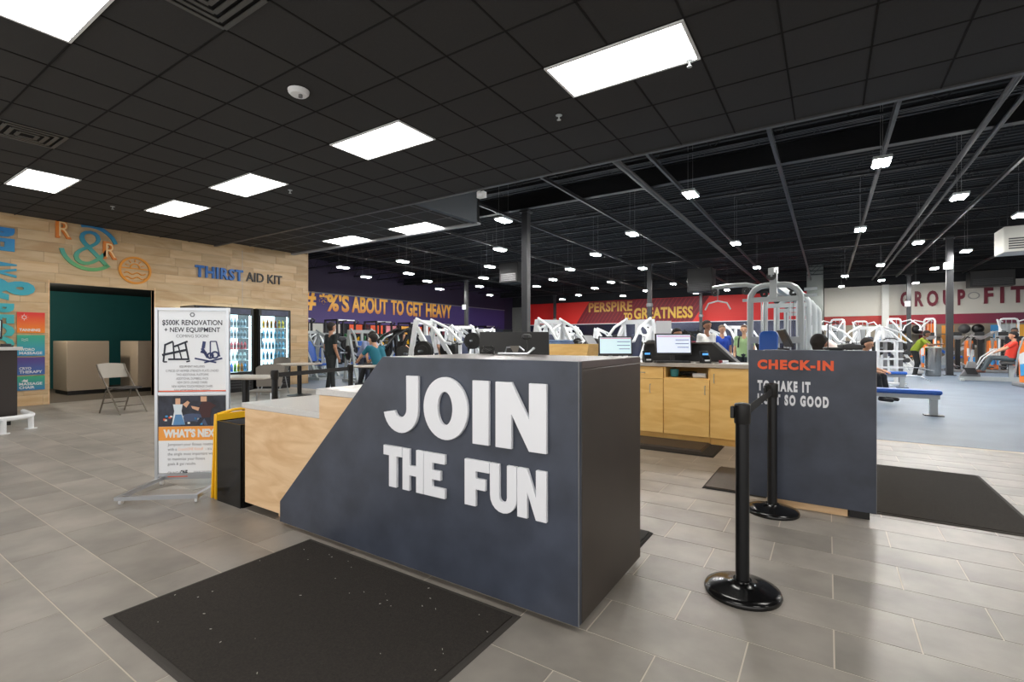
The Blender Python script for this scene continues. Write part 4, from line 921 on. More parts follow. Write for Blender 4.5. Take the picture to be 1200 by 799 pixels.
# ---- back counter: cabinet units, worktop, what stands on it
BY = 6.3
def cabinet(label, x0, x1, kind):
    t = thing('cabinet_unit', label, 'cabinet', ((x0 + x1) / 2, BY, 0), 0, 'honey wood cabinet units'); h = (x1 - x0) / 2
    MB().bx(-h, h, .06, .56, 0, .09).build('plinth', 'maple', t)
    b = MB().bx(-h, -h + .018, .022, .6, .09, .95).bx(h - .018, h, .022, .6, .09, .95).bx(-h + .0185, h - .0185, .58, .6, .09, .95).bx(-h + .0185, h - .0185, .022, .579, .09, .11)
    b.build('carcass', 'maple', t, smooth=None)
    def door(z0, z1, hx, drawer=False):
        d = MB().bx(-h + .002, h - .002, 0, .02, z0, z1).build('drawer' if drawer else 'door', 'maple', t, bevel=.002)
        if drawer: MB().tube([(-.05, -.0, (z0 + z1) / 2), (-.045, -.025, (z0 + z1) / 2), (.045, -.025, (z0 + z1) / 2), (.05, 0, (z0 + z1) / 2)], .005, 6).build('handle', 'chrome', d)
        else: MB().tube([(hx, 0, z1 - .18), (hx, -.025, z1 - .175), (hx, -.025, z1 - .075), (hx, 0, z1 - .07)], .005, 6).build('handle', 'chrome', d)
    if kind == 'drawer': door(.09, .785, .12); door(.79, .945, 0, True)
    elif kind == 'open': door(.09, .795, h - .05); MB().bx(-h + .0185, h - .0185, .022, .579, .795, .812).build('shelf', 'maple', t)
    else: door(.09, .945, -h + .05)
    return t
cabinet('honey wood cabinet unit hidden behind the front desk', -3.9, -2.36, 'door')
cabinet('honey wood cabinet unit with a drawer over its door', -2.355, -1.785, 'drawer'); cabinet('honey wood cabinet unit with an open shelf above its door', -1.78, -1.22, 'open'); cabinet('honey wood cabinet unit with one tall door next to check-in', -1.215, -.42, 'door')
tag(MB().bx(-3.95, -.38, BY - .03, BY + .64, .951, 1.0).build('worktop', 'grey_top', bevel=.004), 'long grey stone worktop over the honey wood cabinets', 'worktop')
def cyl_thing(name, label, cat, loc, prof, m, partname='body'):
    t = thing(name, label, cat, loc); MB().lathe(prof, n=16).build(partname, m, t); return t
t = cyl_thing('cup', 'teal tumbler with lid standing in the open shelf', 'cup', (-1.68, 6.45, .813), [(.035, 0), (.05, .01), (.055, .09)], 'teal_ob'); MB().lathe([(.056, .0905), (.056, .1), (.02, .105)], n=16).build('lid', 'teal_ob', t)
t = thing('paper_roll', 'white paper roll lying in the open shelf', 'roll', (-1.36, 6.42, .813)); MB().cyl((-.08, 0, .03), (.08, 0, .03), .03, 16).build('roll', 'paper', t); MB().cyl((-.081, 0, .03), (.081, 0, .03), .01, 10).build('core', 'taupe', t)
t = thing('cable_heap', 'heap of black cables stuffed in the open shelf', 'cable', (-1.52, 6.5, .813)); b = MB()
for k in range(6): b.tube([(.1 * math.cos(i * .8 + k * 1.7), .06 * math.sin(i * .8 + k), .012 + .055 * abs(math.sin(i * .5 + k))) for i in range(12)], .008, 6)
b.build('cables', 'black', t)
yaw = math.asin(SA)
def webcam(parent, z): 
    MB().pad(-.03, .03, -.02, .012, z, z + .022).build('webcam', 'black', parent)
p = P(721, 6.75); m2 = monitor('computer_monitor', 'left lit computer monitor of the two on the back counter', (p.x, p.y, 1.0), yaw, .47, .27, .075, 'screen', 5); webcam(m2, .345)
p = P(789, 6.55); m3 = monitor('computer_monitor', 'right lit computer monitor of the two on the back counter', (p.x, p.y, 1.0), yaw, .49, .29, .09, 'screen_l', 7)
for mm, w_, zt, h_ in ((m2, .43, .335, .27), (m3, .45, .36, .29)):
    MB().bx(-w_ / 2, w_ / 2, -.034, -.031, zt - .022, zt - .012).build('screen_bar', mat('ui_pink', (206, 120, 150), .4, emit=.15), mm, smooth=None)
    for k in range(3): MB().bx(.02 + .03 * (k == 2), .2, -.03 + .004 * k, -.027 + .004 * k, zt - .07 - .05 * k, zt - .06 - .05 * k).build('screen_row', mat('ui_grey', (120, 130, 150), .4, emit=.2), mm, smooth=None)
t = thing('keyboard', 'black keyboard lying under the right computer monitor', 'keyboard', (*P(788, 6.25)[:2], 1.0), yaw); MB().pad(-.22, .22, -.06, .06, 0, .018, .01).build('case', 'black', t)
for r_ in range(4): MB().bx(-.21, .21, -.05 + r_ * .026, -.03 + r_ * .026, .0182, .022).build('key_row', 'dgrey', t)
for n, (x, d) in enumerate(((757, 6.45), (824, 6.2))):
    t = thing('payment_terminal', ['black payment terminal between the two lit monitors', 'black payment terminal with blue screen right of the monitors'][n], 'terminal', (*P(x, d)[:2], 1.0), yaw, 'payment terminals on the back counter')
    MB().prism([(0, 0), (-.14, 0), (-.14, .02), (-.03, .15), (.0, .15)], -.05, .05, 'x').build('body', 'black', t, bevel=.006); MB().bx(-.035, .035, -.092, -.088, .085, .125).xf((0, .02, 0)).build('screen', mat('terminal_blue', (80, 150, 220), .3, emit=.6), t); MB().bx(-.03, .03, -.135, -.125, .02, .045).build('receipt', 'paper', t)
t = thing('paper_sheets', 'white sheets of paper on the worktop next to check-in', 'paper', (*P(861, 5.95)[:2], 1.0), yaw); MB().bx(-.13, .13, -.1, .1, 0, .004).build('sheet', 'paper', t); MB().bx(-.12, .14, -.08, .11, .0042, .007).xf(rz=8).build('sheet', 'paper', t)
t = thing('small_box', 'small red and white box lying left of the paper sheets', 'box', (*P(848, 6.1)[:2], 1.0), .4); MB().bx(-.05, .05, -.03, .03, 0, .035).build('carton', mat('box_red', (150, 60, 70), .5), t); MB().bx(-.02, .05, -.0305, .0305, .001, .0355).build('band', 'paper', t)
# dark slanted rear counter panel
t = thing('rear_counter', 'dark rear counter panel with slanted end behind the monitors', 'counter', (0, 0, 0))
MB().prism([(-2.25, 0), (-.6, 0), (-.6, .58), (-1.3, 1.24), (-2.25, 1.24)], 7.06, 7.12).build('panel', 'black', t, bevel=.004); MB().bx(-2.25, -1.31, 6.96, 7.2, 1.2405, 1.262).build('ledge', 'slate_shade', t)
MB().prism([(-1.28, 1.262), (-.57, .59), (-.59, .57), (-1.31, 1.241)], 6.96, 7.2).build('slanted_cap', 'dgrey', t); MB().bx(-2.24, -.62, 7.121, 7.6, .0, .08).build('plinth', 'black', t)
t = thing('white_board', 'blank white board leaning up behind the right monitor', 'board', (*P(771, 7.95)[:2], 1.262), yaw)
t.location = (-2.0, 7.08, 1.262); MB().bx(-.11, .11, -.006, .006, 0, .31).build('board', 'paper', t); MB().bx(-.11, .11, -.03, .03, 0, .006).build('foot', 'paper', t)
# towel crate and clothes
t = thing('wood_crate', 'honey wood open bin standing left of the lit monitors', 'crate', (-3.38, 6.72, 1.0), 0); b = MB()
MB().prism([(-.5, 0), (.42, 0), (.45, .235), (-.5, .235)], -.2, -.18).build('front_board', 'maple', t); MB().prism([(-.5, 0), (.42, 0), (.45, .235), (-.5, .235)], .18, .2).build('back_board', 'maple', t)
MB().bx(-.5, -.48, -.179, .179, 0, .235).build('side_board', 'maple', t); MB().prism([(.4, 0), (.42, 0), (.45, .235), (.43, .235)], -.179, .179).build('side_board', 'maple', t); MB().bx(-.479, .399, -.179, .179, 0, .15).build('floor_board', 'maple', t)
for n, (x, z, w_, m) in enumerate(((-.24, .1505, .42, 'jean'), (.2, .1505, .42, mat('denim_dark', (52, 60, 80), .9, var=.2, scale=20)), (-.1, .2255, .34, mat('denim_light', (120, 146, 186), .9, var=.2, scale=20)))):
    o = thing('folded_clothes', ['folded blue clothes in the left of the wood bin', 'folded dark clothes in the right of the wood bin', 'light blue folded cloth topmost in the wood bin'][n], 'clothes', (-3.38 + x, 6.72, 1.0 + z), 0, 'folded clothes in the wood bin')
    MB().pad(-w_ / 2, w_ / 2, -.15, .15, 0, .036, .05).build('fold', m, o); MB().pad(-w_ / 2 + .01, w_ / 2 - .015, -.145, .145, .0365, .072, .05).build('fold', m, o)
# on the check-in desk
t = thing('barcode_scanner', 'black tablet scanner lying on top of the check-in desk', 'scanner', (*P(988, 3.78)[:2], 1.2012), yaw - R(8)); MB().pad(-.13, .13, -.05, .06, .012, .03).build('tray', 'black', t); MB().pad(-.1, .0, -.03, .03, 0, .012).build('foot', 'dgrey', t)
MB().prism([(-.02, .03), (.12, .03), (.13, .045), (.04, .06), (-.02, .05)], -.04, .05).build('scanner_head', 'dgrey', t, bevel=.004); MB().tube([(-.11, 0, .03), (-.11, 0, .2), (-.1, 0, .215), (-.06, 0, .225), (-.03, 0, .21)], .0045, 6).build('wand', 'black', t)
t = thing('tilted_tablet', 'black tablet tilted up on the check-in desk, seen edge-on', 'tablet', (*P(925, 4.1)[:2], 1.231), yaw + R(76)); MB().bx(-.1, .1, -.01, .01, 0, .16).xf(rx=-24).build('tablet', 'black', t, bevel=.004); MB().tube([(0, .0, -.02), (0, .09, -.015)], .008, 6).build('prop', 'dgrey', t)
# ================================================================ GYM EQUIPMENT
def plate(t, x, y, z, r=.22, th=.05, m='rubber', ax='x', name='weight_plate'):
    b = MB(); prof = [(.03, -th / 2), (r * .55, -th / 2), (r * .6, -th / 2 + .008), (r * .85, -th / 2 + .008), (r * .9, -th / 2), (r, -th / 2 + .006), (r, th / 2 - .006), (r * .9, th / 2), (.03, th / 2)]
    b.lathe(prof, n=22); b.xf((x, y, z), ry=90 if ax == 'x' else 0, rx=90 if ax == 'y' else 0); o = b.build(name, m, t); return o
def plate_press(fm, pm, plates=2, label='', loc=(0, 0, 0), rz=0, grp=None, pc='rubber'):
    t = thing('plate_loaded_machine', label, 'gym machine', loc, rz, grp)
    for s_ in (-1, 1):
        MB().beam((s_ * .45, -.75, .04), (s_ * .45, .75, .04), .08, .08).build('base_runner', fm, t)
        MB().beam((s_ * .45, .55, .08), (s_ * .4, .3, 1.62), .08, .1).build('upright', fm, t)
        MB().beam((s_ * .45, -.6, .08), (s_ * .4, .28, 1.45), .07, .08).build('diagonal_brace', fm, t)
        a = MB().tube([(s_ * .33, .36, 1.66), (s_ * .36, -.1, 1.45), (s_ * .4, -.42, 1.12), (s_ * .25, -.5, 1.08)], .032, 10).build('press_arm', fm, t)
        MB().cyl((s_ * .25, -.5, 1.08), (s_ * .1, -.53, 1.07), .024, 10).build('grip', 'black', a)
        h = MB().cyl((s_ * .46, .0, .92), (s_ * .78, .0, .92), .025, 10).build('weight_horn', 'chrome', t); MB().beam((s_ * .42, .0, .92), (s_ * .42, .2, 1.25), .05).build('horn_link', fm, h)
        for k in range(plates): plate(t, s_ * (.54 + .065 * k), 0, .92, .225, .055, pc)
    MB().beam((-.45, .7, .04), (.45, .7, .04), .08, .079).build('cross_member', fm, t); MB().beam((-.41, .33, 1.58), (.41, .33, 1.58), .08, .1).build('top_bar', fm, t)
    MB().beam((-.45, -.7, .04), (.45, -.7, .04), .08, .079).build('cross_member', fm, t)
    MB().beam((0, -.7, .07), (0, -.15, .42), .08).build('seat_post', fm, t); MB().pad(-.17, .17, -.4, .08, .45, .53, .05).build('seat_pad', pm, t)
    MB().pad(-.15, .15, -.36, .36, -.035, .035, .05).xf((0, .2, .93), rx=76).build('back_pad', pm, t); MB().beam((0, .26, .1), (0, .3, 1.55), .07).build('back_post', fm, t)
    return t
def selector(fm, pm, label, loc, rz, grp=None, shroud='white', hi=2.1):
    t = thing('selectorized_machine', label, 'gym machine', loc, rz, grp)
    for s_ in (-1, 1):
        MB().tube([(s_ * .32, .4, .04), (s_ * .32, .4, hi - .12), (s_ * .27, .4, hi - .03), (s_ * .18, .4, hi)], .045, 10).build('upright', fm, t)
        MB().cyl((s_ * .1, .4, .1), (s_ * .1, .4, hi - .05), .012, 8).build('guide_rod', 'chrome', t)
        a = MB().tube([(s_ * .25, .3, hi - .15), (s_ * .5, .05, hi - .05), (s_ * .55, -.4, hi - .35), (s_ * .5, -.55, hi - .6)], .03, 10).build('lever_arm', fm, t); MB().cyl((s_ * .5, -.55, hi - .6), (s_ * .35, -.6, hi - .62), .022, 8).build('grip', 'black', a)
        MB().beam((s_ * .32, .55, .03), (s_ * .32, -.75, .03), .07, .06).build('base_runner', fm, t)
    MB().beam((-.2, .4, hi), (.2, .4, hi), .09).build('top_bar', fm, t)
    for k in range(10): MB().bx(-.16, .16, .32, .48, .12 + k * .055, .165 + k * .055).build('stack_plate', 'dgrey', t, smooth=None)
    MB().bx(-.26, .26, .46, .49, .1, hi - .25).build('shroud', shroud, t, bevel=.01); MB().cyl((0, .4, .7), (0, .4, hi), .006, 6).build('cable', 'black', t)
    MB().beam((0, -.6, .06), (0, -.2, .44), .08).build('seat_post', fm, t); MB().pad(-.2, .2, -.45, .02, .46, .54, .06).build('seat_pad', pm, t); MB().pad(-.17, .17, -.38, .38, -.04, .04, .06).xf((0, .12, .95), rx=80).build('back_pad', pm, t)
    MB().beam((0, .18, .5), (0, .36, .5), .07).build('back_link', fm, t); MB().beam((-.32, -.7, .03), (.32, -.7, .03), .07, .059).build('cross_member', fm, t)
    return t
def leg_press(fm, pm, label, loc, rz, grp=None):
    t = thing('leg_press', label, 'gym machine', loc, rz, grp)
    for s_ in (-1, 1):
        MB().beam((s_ * .35, -1.0, .05), (s_ * .35, 1.0, .05), .09).build('base_runner', fm, t); MB().beam((s_ * .33, -.7, .35), (s_ * .33, 1.0, 1.55), .06).build('slide_rail', 'chrome', t)
        MB().beam((s_ * .35, .95, .08), (s_ * .35, .95, 1.55), .08).build('upright', fm, t); MB().beam((s_ * .35, -.7, .08), (s_ * .35, -.7, .4), .08).build('upright', fm, t)
        MB().cyl((s_ * .36, .3, 1.15), (s_ * .75, .3, 1.15), .025, 10).build('weight_horn', 'chrome', t)
        for k in range(3): plate(t, s_ * (.47 + .065 * k), .3, 1.15, .22, .05)
    MB().beam((-.35, .3, 1.1), (.35, .3, 1.1), .1).build('carriage', fm, t); MB().bx(-.33, .33, -.02, .02, -.3, .3).xf((0, .12, 1.2), rx=-35).build('foot_plate', 'grey', t)
    MB().pad(-.22, .22, -.4, .4, -.05, .05, .06).xf((0, -.75, .62), rx=-38).build('back_pad', pm, t); MB().pad(-.22, .22, -.2, .2, -.05, .05, .06).xf((0, -.3, .36), rx=12).build('seat_pad', pm, t)
    MB().beam((-.35, -.95, .05), (.35, -.95, .05), .09, .089).build('cross_member', fm, t); MB().beam((0, -.95, .06), (0, -.6, .5), .09).build('back_support', fm, t); MB().beam((-.33, .95, 1.5), (.33, .95, 1.5), .08).build('top_bar', fm, t); MB().beam((-.33, -.3, .28), (.33, -.3, .28), .05).build('seat_bar', fm, t)
    return t
WG = 'white plate-loaded machines of the gym'
wm_ = [plate_press('white', 'navy', 2, 'white plate-loaded press nearest behind the front desk', P(512, 12.6), facing_cam(P(512, 12.6), 60), WG)]
def pm(label, x, d, turn, src=wm_[0], grp=WG, scale=None): p = P(x, d); return dup(src, p, facing_cam(p, turn), label, grp, scale)
lp = leg_press('white', 'navy', 'white leg press with inclined rails rising over the desk screens', P(573, 14.9), facing_cam(P(573, 14.9), 75), WG)
for x, d, tn, k, l in ((655, 12.9, 40, 0, 'above the left end of the wood bin'), (738, 12.9, -35, 0, 'next to the blank white board'), (698, 15.0, 65, 1, 'above the right end of the wood bin'), (640, 16.6, -50, 0, 'right of the nearest column'),
                       (770, 15.4, 30, 0, 'directly above the right lit monitor'), (545, 18.2, 20, 0, 'in the second row behind the nearest press'), (668, 19.6, 20, 0, 'in the second row below the word perspire'), (728, 18.2, -70, 1, 'in the second row above the left monitor'),
                       (780, 20.4, 60, 0, 'in the second row below the word greatness'), (520, 22.5, 40, 0, 'in the far row below the word heavy'), (565, 22.8, -20, 0, 'in the far row left of the nearest column'), (611, 24.8, 60, 1, 'in the far row below the left of the red wall'), (660, 23.2, 10, 0, 'in the far row behind the wood bin'), (708, 23.0, 100, 0, 'in the far row before the word perspire')):
    pm(('white leg press ' if k else 'white plate-loaded machine ') + l, x, d, tn, lp if k else wm_[0], WG, 1.0 if k else 1.14)
wm_[0].scale = lp.scale = (1.12,) * 3
MGR = 'machines before the red wall'
LG = 'machines at the left of the gym floor'
b1 = plate_press('silver', 'blue', 1, 'silver machine with blue pads next to the end of the wood wall', P(370, 16.5), facing_cam(P(370, 16.5), 40), LG, 'rubber')
b2 = leg_press('silver', 'blue', 'silver leg press with blue pads behind the standing man in black', P(410, 19.2), facing_cam(P(410, 19.2), 110), LG)
for l, x, d, tn, s_ in (('silver machine with blue pads in the second row beside the wood wall', 376, 20.5, -30, b1), ('silver machine with blue pads left of the bending person in teal', 428, 15.2, 20, b1), ('silver machine with blue pads behind the person in teal', 459, 21.2, -60, b1)):
    pm(l, x, d, tn, s_, LG)
dk = plate_press('black_m', 'black', 2, 'black machine with dark pads in front of the person in teal', P(460, 14.1), facing_cam(P(460, 14.1), -60), LG)
pm('black machine with dark pads behind the person in maroon', 500, 20.2, 70, dk, LG); pm('black machine with dark pads behind the grey-shirted person', 422, 23.6, 0, dk, LG)
rdk = plate_press('black_m', 'maroon', 1, 'black machine with dark red pads left of the man in white', P(819, 16.9), facing_cam(P(819, 16.9), 50), MGR)
# half racks on the purple wall
def half_rack(label, loc, rz, grp):
    t = thing('power_rack', label, 'power rack', loc, rz, grp)
    for sx in (-1, 1):
        for y in (-.5, .55): MB().beam((sx * .6, y, .02), (sx * .6, y, 2.5), .09).build('upright', 'black_m', t)
        MB().beam((sx * .6, -.9, .04), (sx * .6, .7, .04), .09).build('base_runner', 'black_m', t); MB().beam((sx * .6, -.5, 2.46), (sx * .6, .55, 2.46), .08).build('top_rail', 'black_m', t)
        MB().tube([(sx * .6, -.5, 2.2), (sx * .62, -.75, 2.35), (sx * .5, -.95, 2.4), (sx * .35, -1.0, 2.42)], .03, 8).build('pull_up_horn', 'black_m', t)
        for k, (z, m) in enumerate(((.5, 'green'), (1.0, 'yellow'), (1.5, 'green'))):
            MB().cyl((sx * .64, .55, z), (sx * .9, .55, z), .025, 8).build('storage_peg', 'chrome', t); plate(t, sx * .74, .55, z, .225, .06, m); plate(t, sx * .82, .55, z, .2, .05, 'rubber')
    MB().beam((-.6, -.5, 2.46), (.6, -.5, 2.46), .07).build('pull_up_bar', 'chrome', t); MB().beam((-.6, .55, 2.46), (.6, .55, 2.46), .08).build('rear_bar', 'black_m', t); MB().beam((-.6, .7, .04), (.6, .7, .04), .09, .089).build('cross_member', 'black_m', t)
    bar = MB().cyl((-1.05, -.6, 1.3), (1.05, -.6, 1.3), .015, 8).build('barbell', 'chrome', t)
    for sx in (-1, 1): o = plate(bar, sx * .85, -.6, 1.3, .225, .06, 'yellow'); MB().beam((sx * .6, -.54, 1.25), (sx * .6, -.66, 1.27), .06, .03).build('j_hook', 'black', t)
    return t
RG = 'black power racks along the purple wall'; hr = None
for n, Y in enumerate((15.0, 17.8, 20.6, 23.4, 26.2, 29.0, 31.8)):
    l = '%s black power rack along the purple wall, counted from the wood wall' % ['first', 'second', 'third', 'fourth', 'fifth', 'sixth', 'seventh'][n]
    if hr is None: hr = half_rack(l, (-23.4, Y, 0), R(90), RG)
    else: dup(hr, (-23.4, Y, 0), R(90), l)
for n, (xa, xb, m) in enumerate(((362, 378, 'offwhite'), (385, 398, 'offwhite'), (409, 424, 'red'), (434, 448, 'red'), (452, 464, 'poster_mix'), (470, 480, 'gold'), (488, 498, 'red'), (502, 512, 'red'), (518, 528, 'maroon'))):
    ya, yb = atX(xa, 380, PW).y, atX(xb, 380, PW).y
    o = MB().bx(PW + .03, PW + .04, ya, yb, 1.75, 2.3).build('wall_poster', mat('poster_mixed', (214, 130, 140), .5, var=.5, scale=2) if m == 'poster_mix' else m, pw)

# ---- silver cable station with rounded arches
p0 = P(908, 8.9); t = thing('cable_station', 'large silver multi-station cable machine with rounded arch frames and blue pad', 'gym machine', p0, R(-2))
def arch(y, w_, h_, r=.055):
    pts = [(-w_, y, .03), (-w_, y, h_ - .25)] + [(-w_ + .25 - .25 * math.cos(R(a_)), y, h_ - .25 + .25 * math.sin(R(a_))) for a_ in (20, 45, 70, 90)] + [(w_ - .25 + .25 * math.sin(R(a_)), y, h_ - .25 + .25 * math.cos(R(a_))) for a_ in (0, 20, 45, 70)] + [(w_, y, h_ - .25), (w_, y, .03)]
    a = MB().tube(pts, r, 12).build('arch_frame', 'silver', t); return a
for k, (y, w_, h_) in enumerate(((0, .41, 2.31), (1.9, .41, 2.31), (3.9, .41, 2.31), (6.0, .41, 2.31))):
    a = arch(y, w_, h_); MB().beam((-w_, y, 2.05), (w_, y, 2.05), .08, .09).build('crossbar', 'silver', a)
    if k < 3:
        for sx in (-1, 1):
            for q in range(12): MB().bx(sx * .25 - .09, sx * .25 + .09, y + .5, y + .62, .12 + .06 * q, .172 + .06 * q).build('stack_plate', 'dgrey', t, smooth=None)
            for e_ in (-.05, .05): MB().cyl((sx * .25 + e_, y + .56, .1), (sx * .25 + e_, y + .56, 2.05), .011, 8).build('guide_rod', 'chrome', t)
            MB().cyl((sx * .25, y + .56, .84), (sx * .25, y + .56, 2.2), .005, 6).build('cable', 'black', t); MB().ring(sx * .25, 2.2, .07, .02, y + .545, y + .575, n=18).build('pulley', 'black', t)
MB().beam((0, 0, 2.32), (0, 6.0, 2.32), .1, .12).build('spine_beam', 'silver', t)
MB().beam((-.41, 0, 1.3), (.41, 0, 1.3), .1, .12).build('crossbar', 'silver', t); MB().beam((-.02, -.02, 2.05), (-.02, -.02, 2.58), .12, .1, up=(0, 1, 0)).build('pulley_tower', 'silver', t)
MB().beam((-.02, -.35, 2.52), (-.02, .3, 2.62), .09, .12).build('tower_head', 'silver', t); MB().ring(-.02, 2.45, .08, .02, -.3, -.26, n=18).build('pulley', 'black', t)
MB().tube([(-.3, .06, 2.3), (-.5, .1, 2.36), (-.9, .14, 2.36), (-1.12, .16, 2.33)], .045, 10).build('crossover_arm', 'silver', t)
for x in (-.5, -1.06): MB().ring(x, 2.24, .075, .025, .08, .12, n=18).build('pulley', 'black', t)
MB().pad(-.15, .15, -.26, .26, -.035, .035, .08).xf((-.06, -.35, 1.2), rx=82).build('back_pad', 'blue', t); MB().beam((-.06, -.28, .03), (-.06, -.28, 1.1), .07).build('pad_post', 'silver', t); MB().pad(-.24, .12, -.75, -.35, .5, .58, .06).build('seat_pad', 'blue', t); MB().beam((-.06, -.55, .03), (-.06, -.55, .5), .07).build('seat_post', 'silver', t)
MB().beam((-.06, -.8, .03), (-.06, .0, .03), .08, .06).build('base_runner', 'silver', t)
for sx in (-1, 1): MB().beam((sx * .41, -.3, .03), (sx * .41, 6.2, .03), .1, .06).build('base_runner', 'silver', t)
for z in (2.28, 2.16): MB().beam((.41, .8, z), (.62, .8, z), .05).build('side_arm', 'silver', t)
MB().beam((-.41, .1, 2.06), (-.56, .1, 2.06), .05).build('side_arm', 'silver', t)
# ---- benches
def bench(label, x1, y, ln, z=.44):
    t = thing('flat_bench', label, 'bench', (x1 - ln / 2, y, 0), 0, 'blue flat benches'); h = ln / 2
    MB().pad(-h, h, -.14, .14, z - .075, z, .03).build('pad', 'blue', t); MB().beam((-h + .1, 0, z - .115), (h - .02, 0, z - .115), .1, .075).build('rail', 'silver', t)
    for sx in (-h + .22, h - .1):
        l = MB().beam((sx, 0, .015), (sx, 0, z - .155), .1, .14, up=(0, 1, 0)).build('leg', 'silver', t); MB().bx(sx - .13, sx + .13, -.1, .1, 0, .015).build('foot_plate', 'black', l)
    return t
bq = G(1094, 487); bench('blue padded flat bench nearest behind the check-in panel', bq.x + .1, bq.y, 1.35)
bq = P(1060, 13.2); bench('blue padded flat bench behind the nearest one', bq.x + .05, bq.y, 1.3)
# ---- white storage rack with bars
p = P(1041, 14.3); t = thing('bar_rack', 'white upright storage rack with bars behind the blue benches', 'rack', p, math.asin(SA) - R(12))
for sx in (-.28, -.08, .2, .32): MB().beam((sx, 0, .02), (sx, 0, 1.3), .07, .09).build('post', 'white' if sx in (-.28, .2) else 'grey', t)
for z in (1.28, .98, .75, .5): MB().beam((-.32, -.06, z), (.36, -.06, z), .04, .05).build('shelf_bar', 'white', t)
for z in (.95, .72): MB().lathe([(.03, -.12), (.07, -.11), (.07, -.05), (.02, -.04), (.02, .04), (.07, .05), (.07, .11), (.03, .12)], n=10).xf((.42, -.05, z), rx=90).build('dumbbell', 'dgrey', t)
MB().tube([(.3, -.06, .52), (.75, -.12, .5), (1.05, -.2, .42)], .014, 6).build('bar', 'chrome', t); MB().tube([(.2, -.06, .3), (.6, -.25, .28), (.9, -.4, .12)], .014, 6).build('bar', 'chrome', t); MB().beam((-.35, 0, .03), (.4, 0, .03), .3, .05, up=(0, 0, 1)).build('base', 'white', t)
MB().tube([(-.15, 0, 1.3), (-.05, 0, 1.36), (.15, 0, 1.36), (.25, 0, 1.3)], .02, 8).build('hanger', 'black', t)
# ---- stainless bin
p = G(1093.5, 440.5); t = thing('waste_bin', 'round stainless steel waste bin beside the column', 'bin', p); MB().lathe([(.22, .02), (.225, .03), (.225, 1.02), (.215, 1.03)], n=32).build('drum', 'steel', t); MB().lathe([(.215, 0), (.215, .02)], n=32).build('base_ring', 'black', t); MB().lathe([(.226, 1.03), (.226, 1.06), (.18, 1.075), (.12, 1.06), (.12, 1.04)], n=32).build('lid', 'offwhite', t)
# ---- orange cross-trainers
def stepper(label, loc, rz, grp):
    t = thing('cross_trainer', label, 'cardio machine', loc, rz, grp)
    for sx in (-1, 1):
        s_ = MB().prism([(-.45, .12), (.1, .12), (.16, .75), (.1, 1.28), (-.16, 1.3), (-.26, .8)], sx * .27 - .035, sx * .27 + .035, 'x').build('side_shroud', 'orange', t, bevel=.012)
        k_ = sx * .305; MB().prism([(-.40, .45), (.0, .42), (.1, .9), (-.22, .98)], min(k_, k_ + .012 * sx), max(k_, k_ + .012 * sx), 'x').build('white_panel', 'white', s_); k2 = sx * .3175; MB().prism([(-.38, .35), (-.05, .3), (.0, .62), (-.3, .66)], min(k2, k2 + .01 * sx), max(k2, k2 + .01 * sx), 'x').build('blue_panel', 'sky', s_)
        MB().bx(sx * .27 - .034, sx * .27 + .034, -.47, -.44, .3, .62).build('blue_nose', 'sky', s_); MB().bx(sx * .27 - .034, sx * .27 + .034, -.3, -.27, .66, .98).build('white_nose', 'white', s_)
        a = MB().tube([(sx * .36, .2, .35), (sx * .38, -.1, 1.0), (sx * .36, -.28, 1.35), (sx * .3, -.4, 1.42)], .022, 8).build('swing_arm', 'silver', t); MB().cyl((sx * .3, -.4, 1.42), (sx * .22, -.44, 1.43), .024, 8).build('grip', 'black', a)
        MB().prism([(-.9, .2), (-.45, .2), (-.42, .27), (-.92, .24)], sx * .16 - .07, sx * .16 + .07, 'x').build('foot_pedal', 'dgrey', t)
        MB().beam((sx * .16, -.7, .2), (sx * .16, .3, .36), .05).build('pedal_link', 'silver', t)
    MB().beam((0, .0, .1), (0, -.02, 1.36), .16, .12, up=(0, 1, 0)).build('mast', 'black', t); MB().lathe([(.06, 1.32), (.16, 1.4), (.22, 1.47), (.23, 1.5), (.2, 1.5), (.12, 1.44)], n=24).build('console_bowl', 'silver', t); MB().bx(-.15, .15, -.01, .02, 1.46, 1.66).xf((0, .02, 0)).build('display', 'black', t, bevel=.01)
    MB().bx(-.35, .35, -.95, .45, 0.0, .1).build('base', 'grey', t, bevel=.02); return t
SG = 'orange and blue cross-trainers'; st = stepper('orange and blue cross-trainer right of the dark column, left of its row', P(1122, 20.4), facing_cam(P(1122, 20.4), 12), SG)
for l, x, d, tn in (('orange and blue cross-trainer in the middle of the row by the red-shirted man', 1148, 20.2, 12), ('orange and blue cross-trainer directly before the red-shirted man', 1176, 20.0, 12), ('orange and blue cross-trainer cut by the right edge of the picture', 1214, 13.4, 20), ('orange cross-trainer behind the stainless bin', 1090, 21.6, 5)):
    p = P(x, d); dup(st, p, facing_cam(p, tn), l)
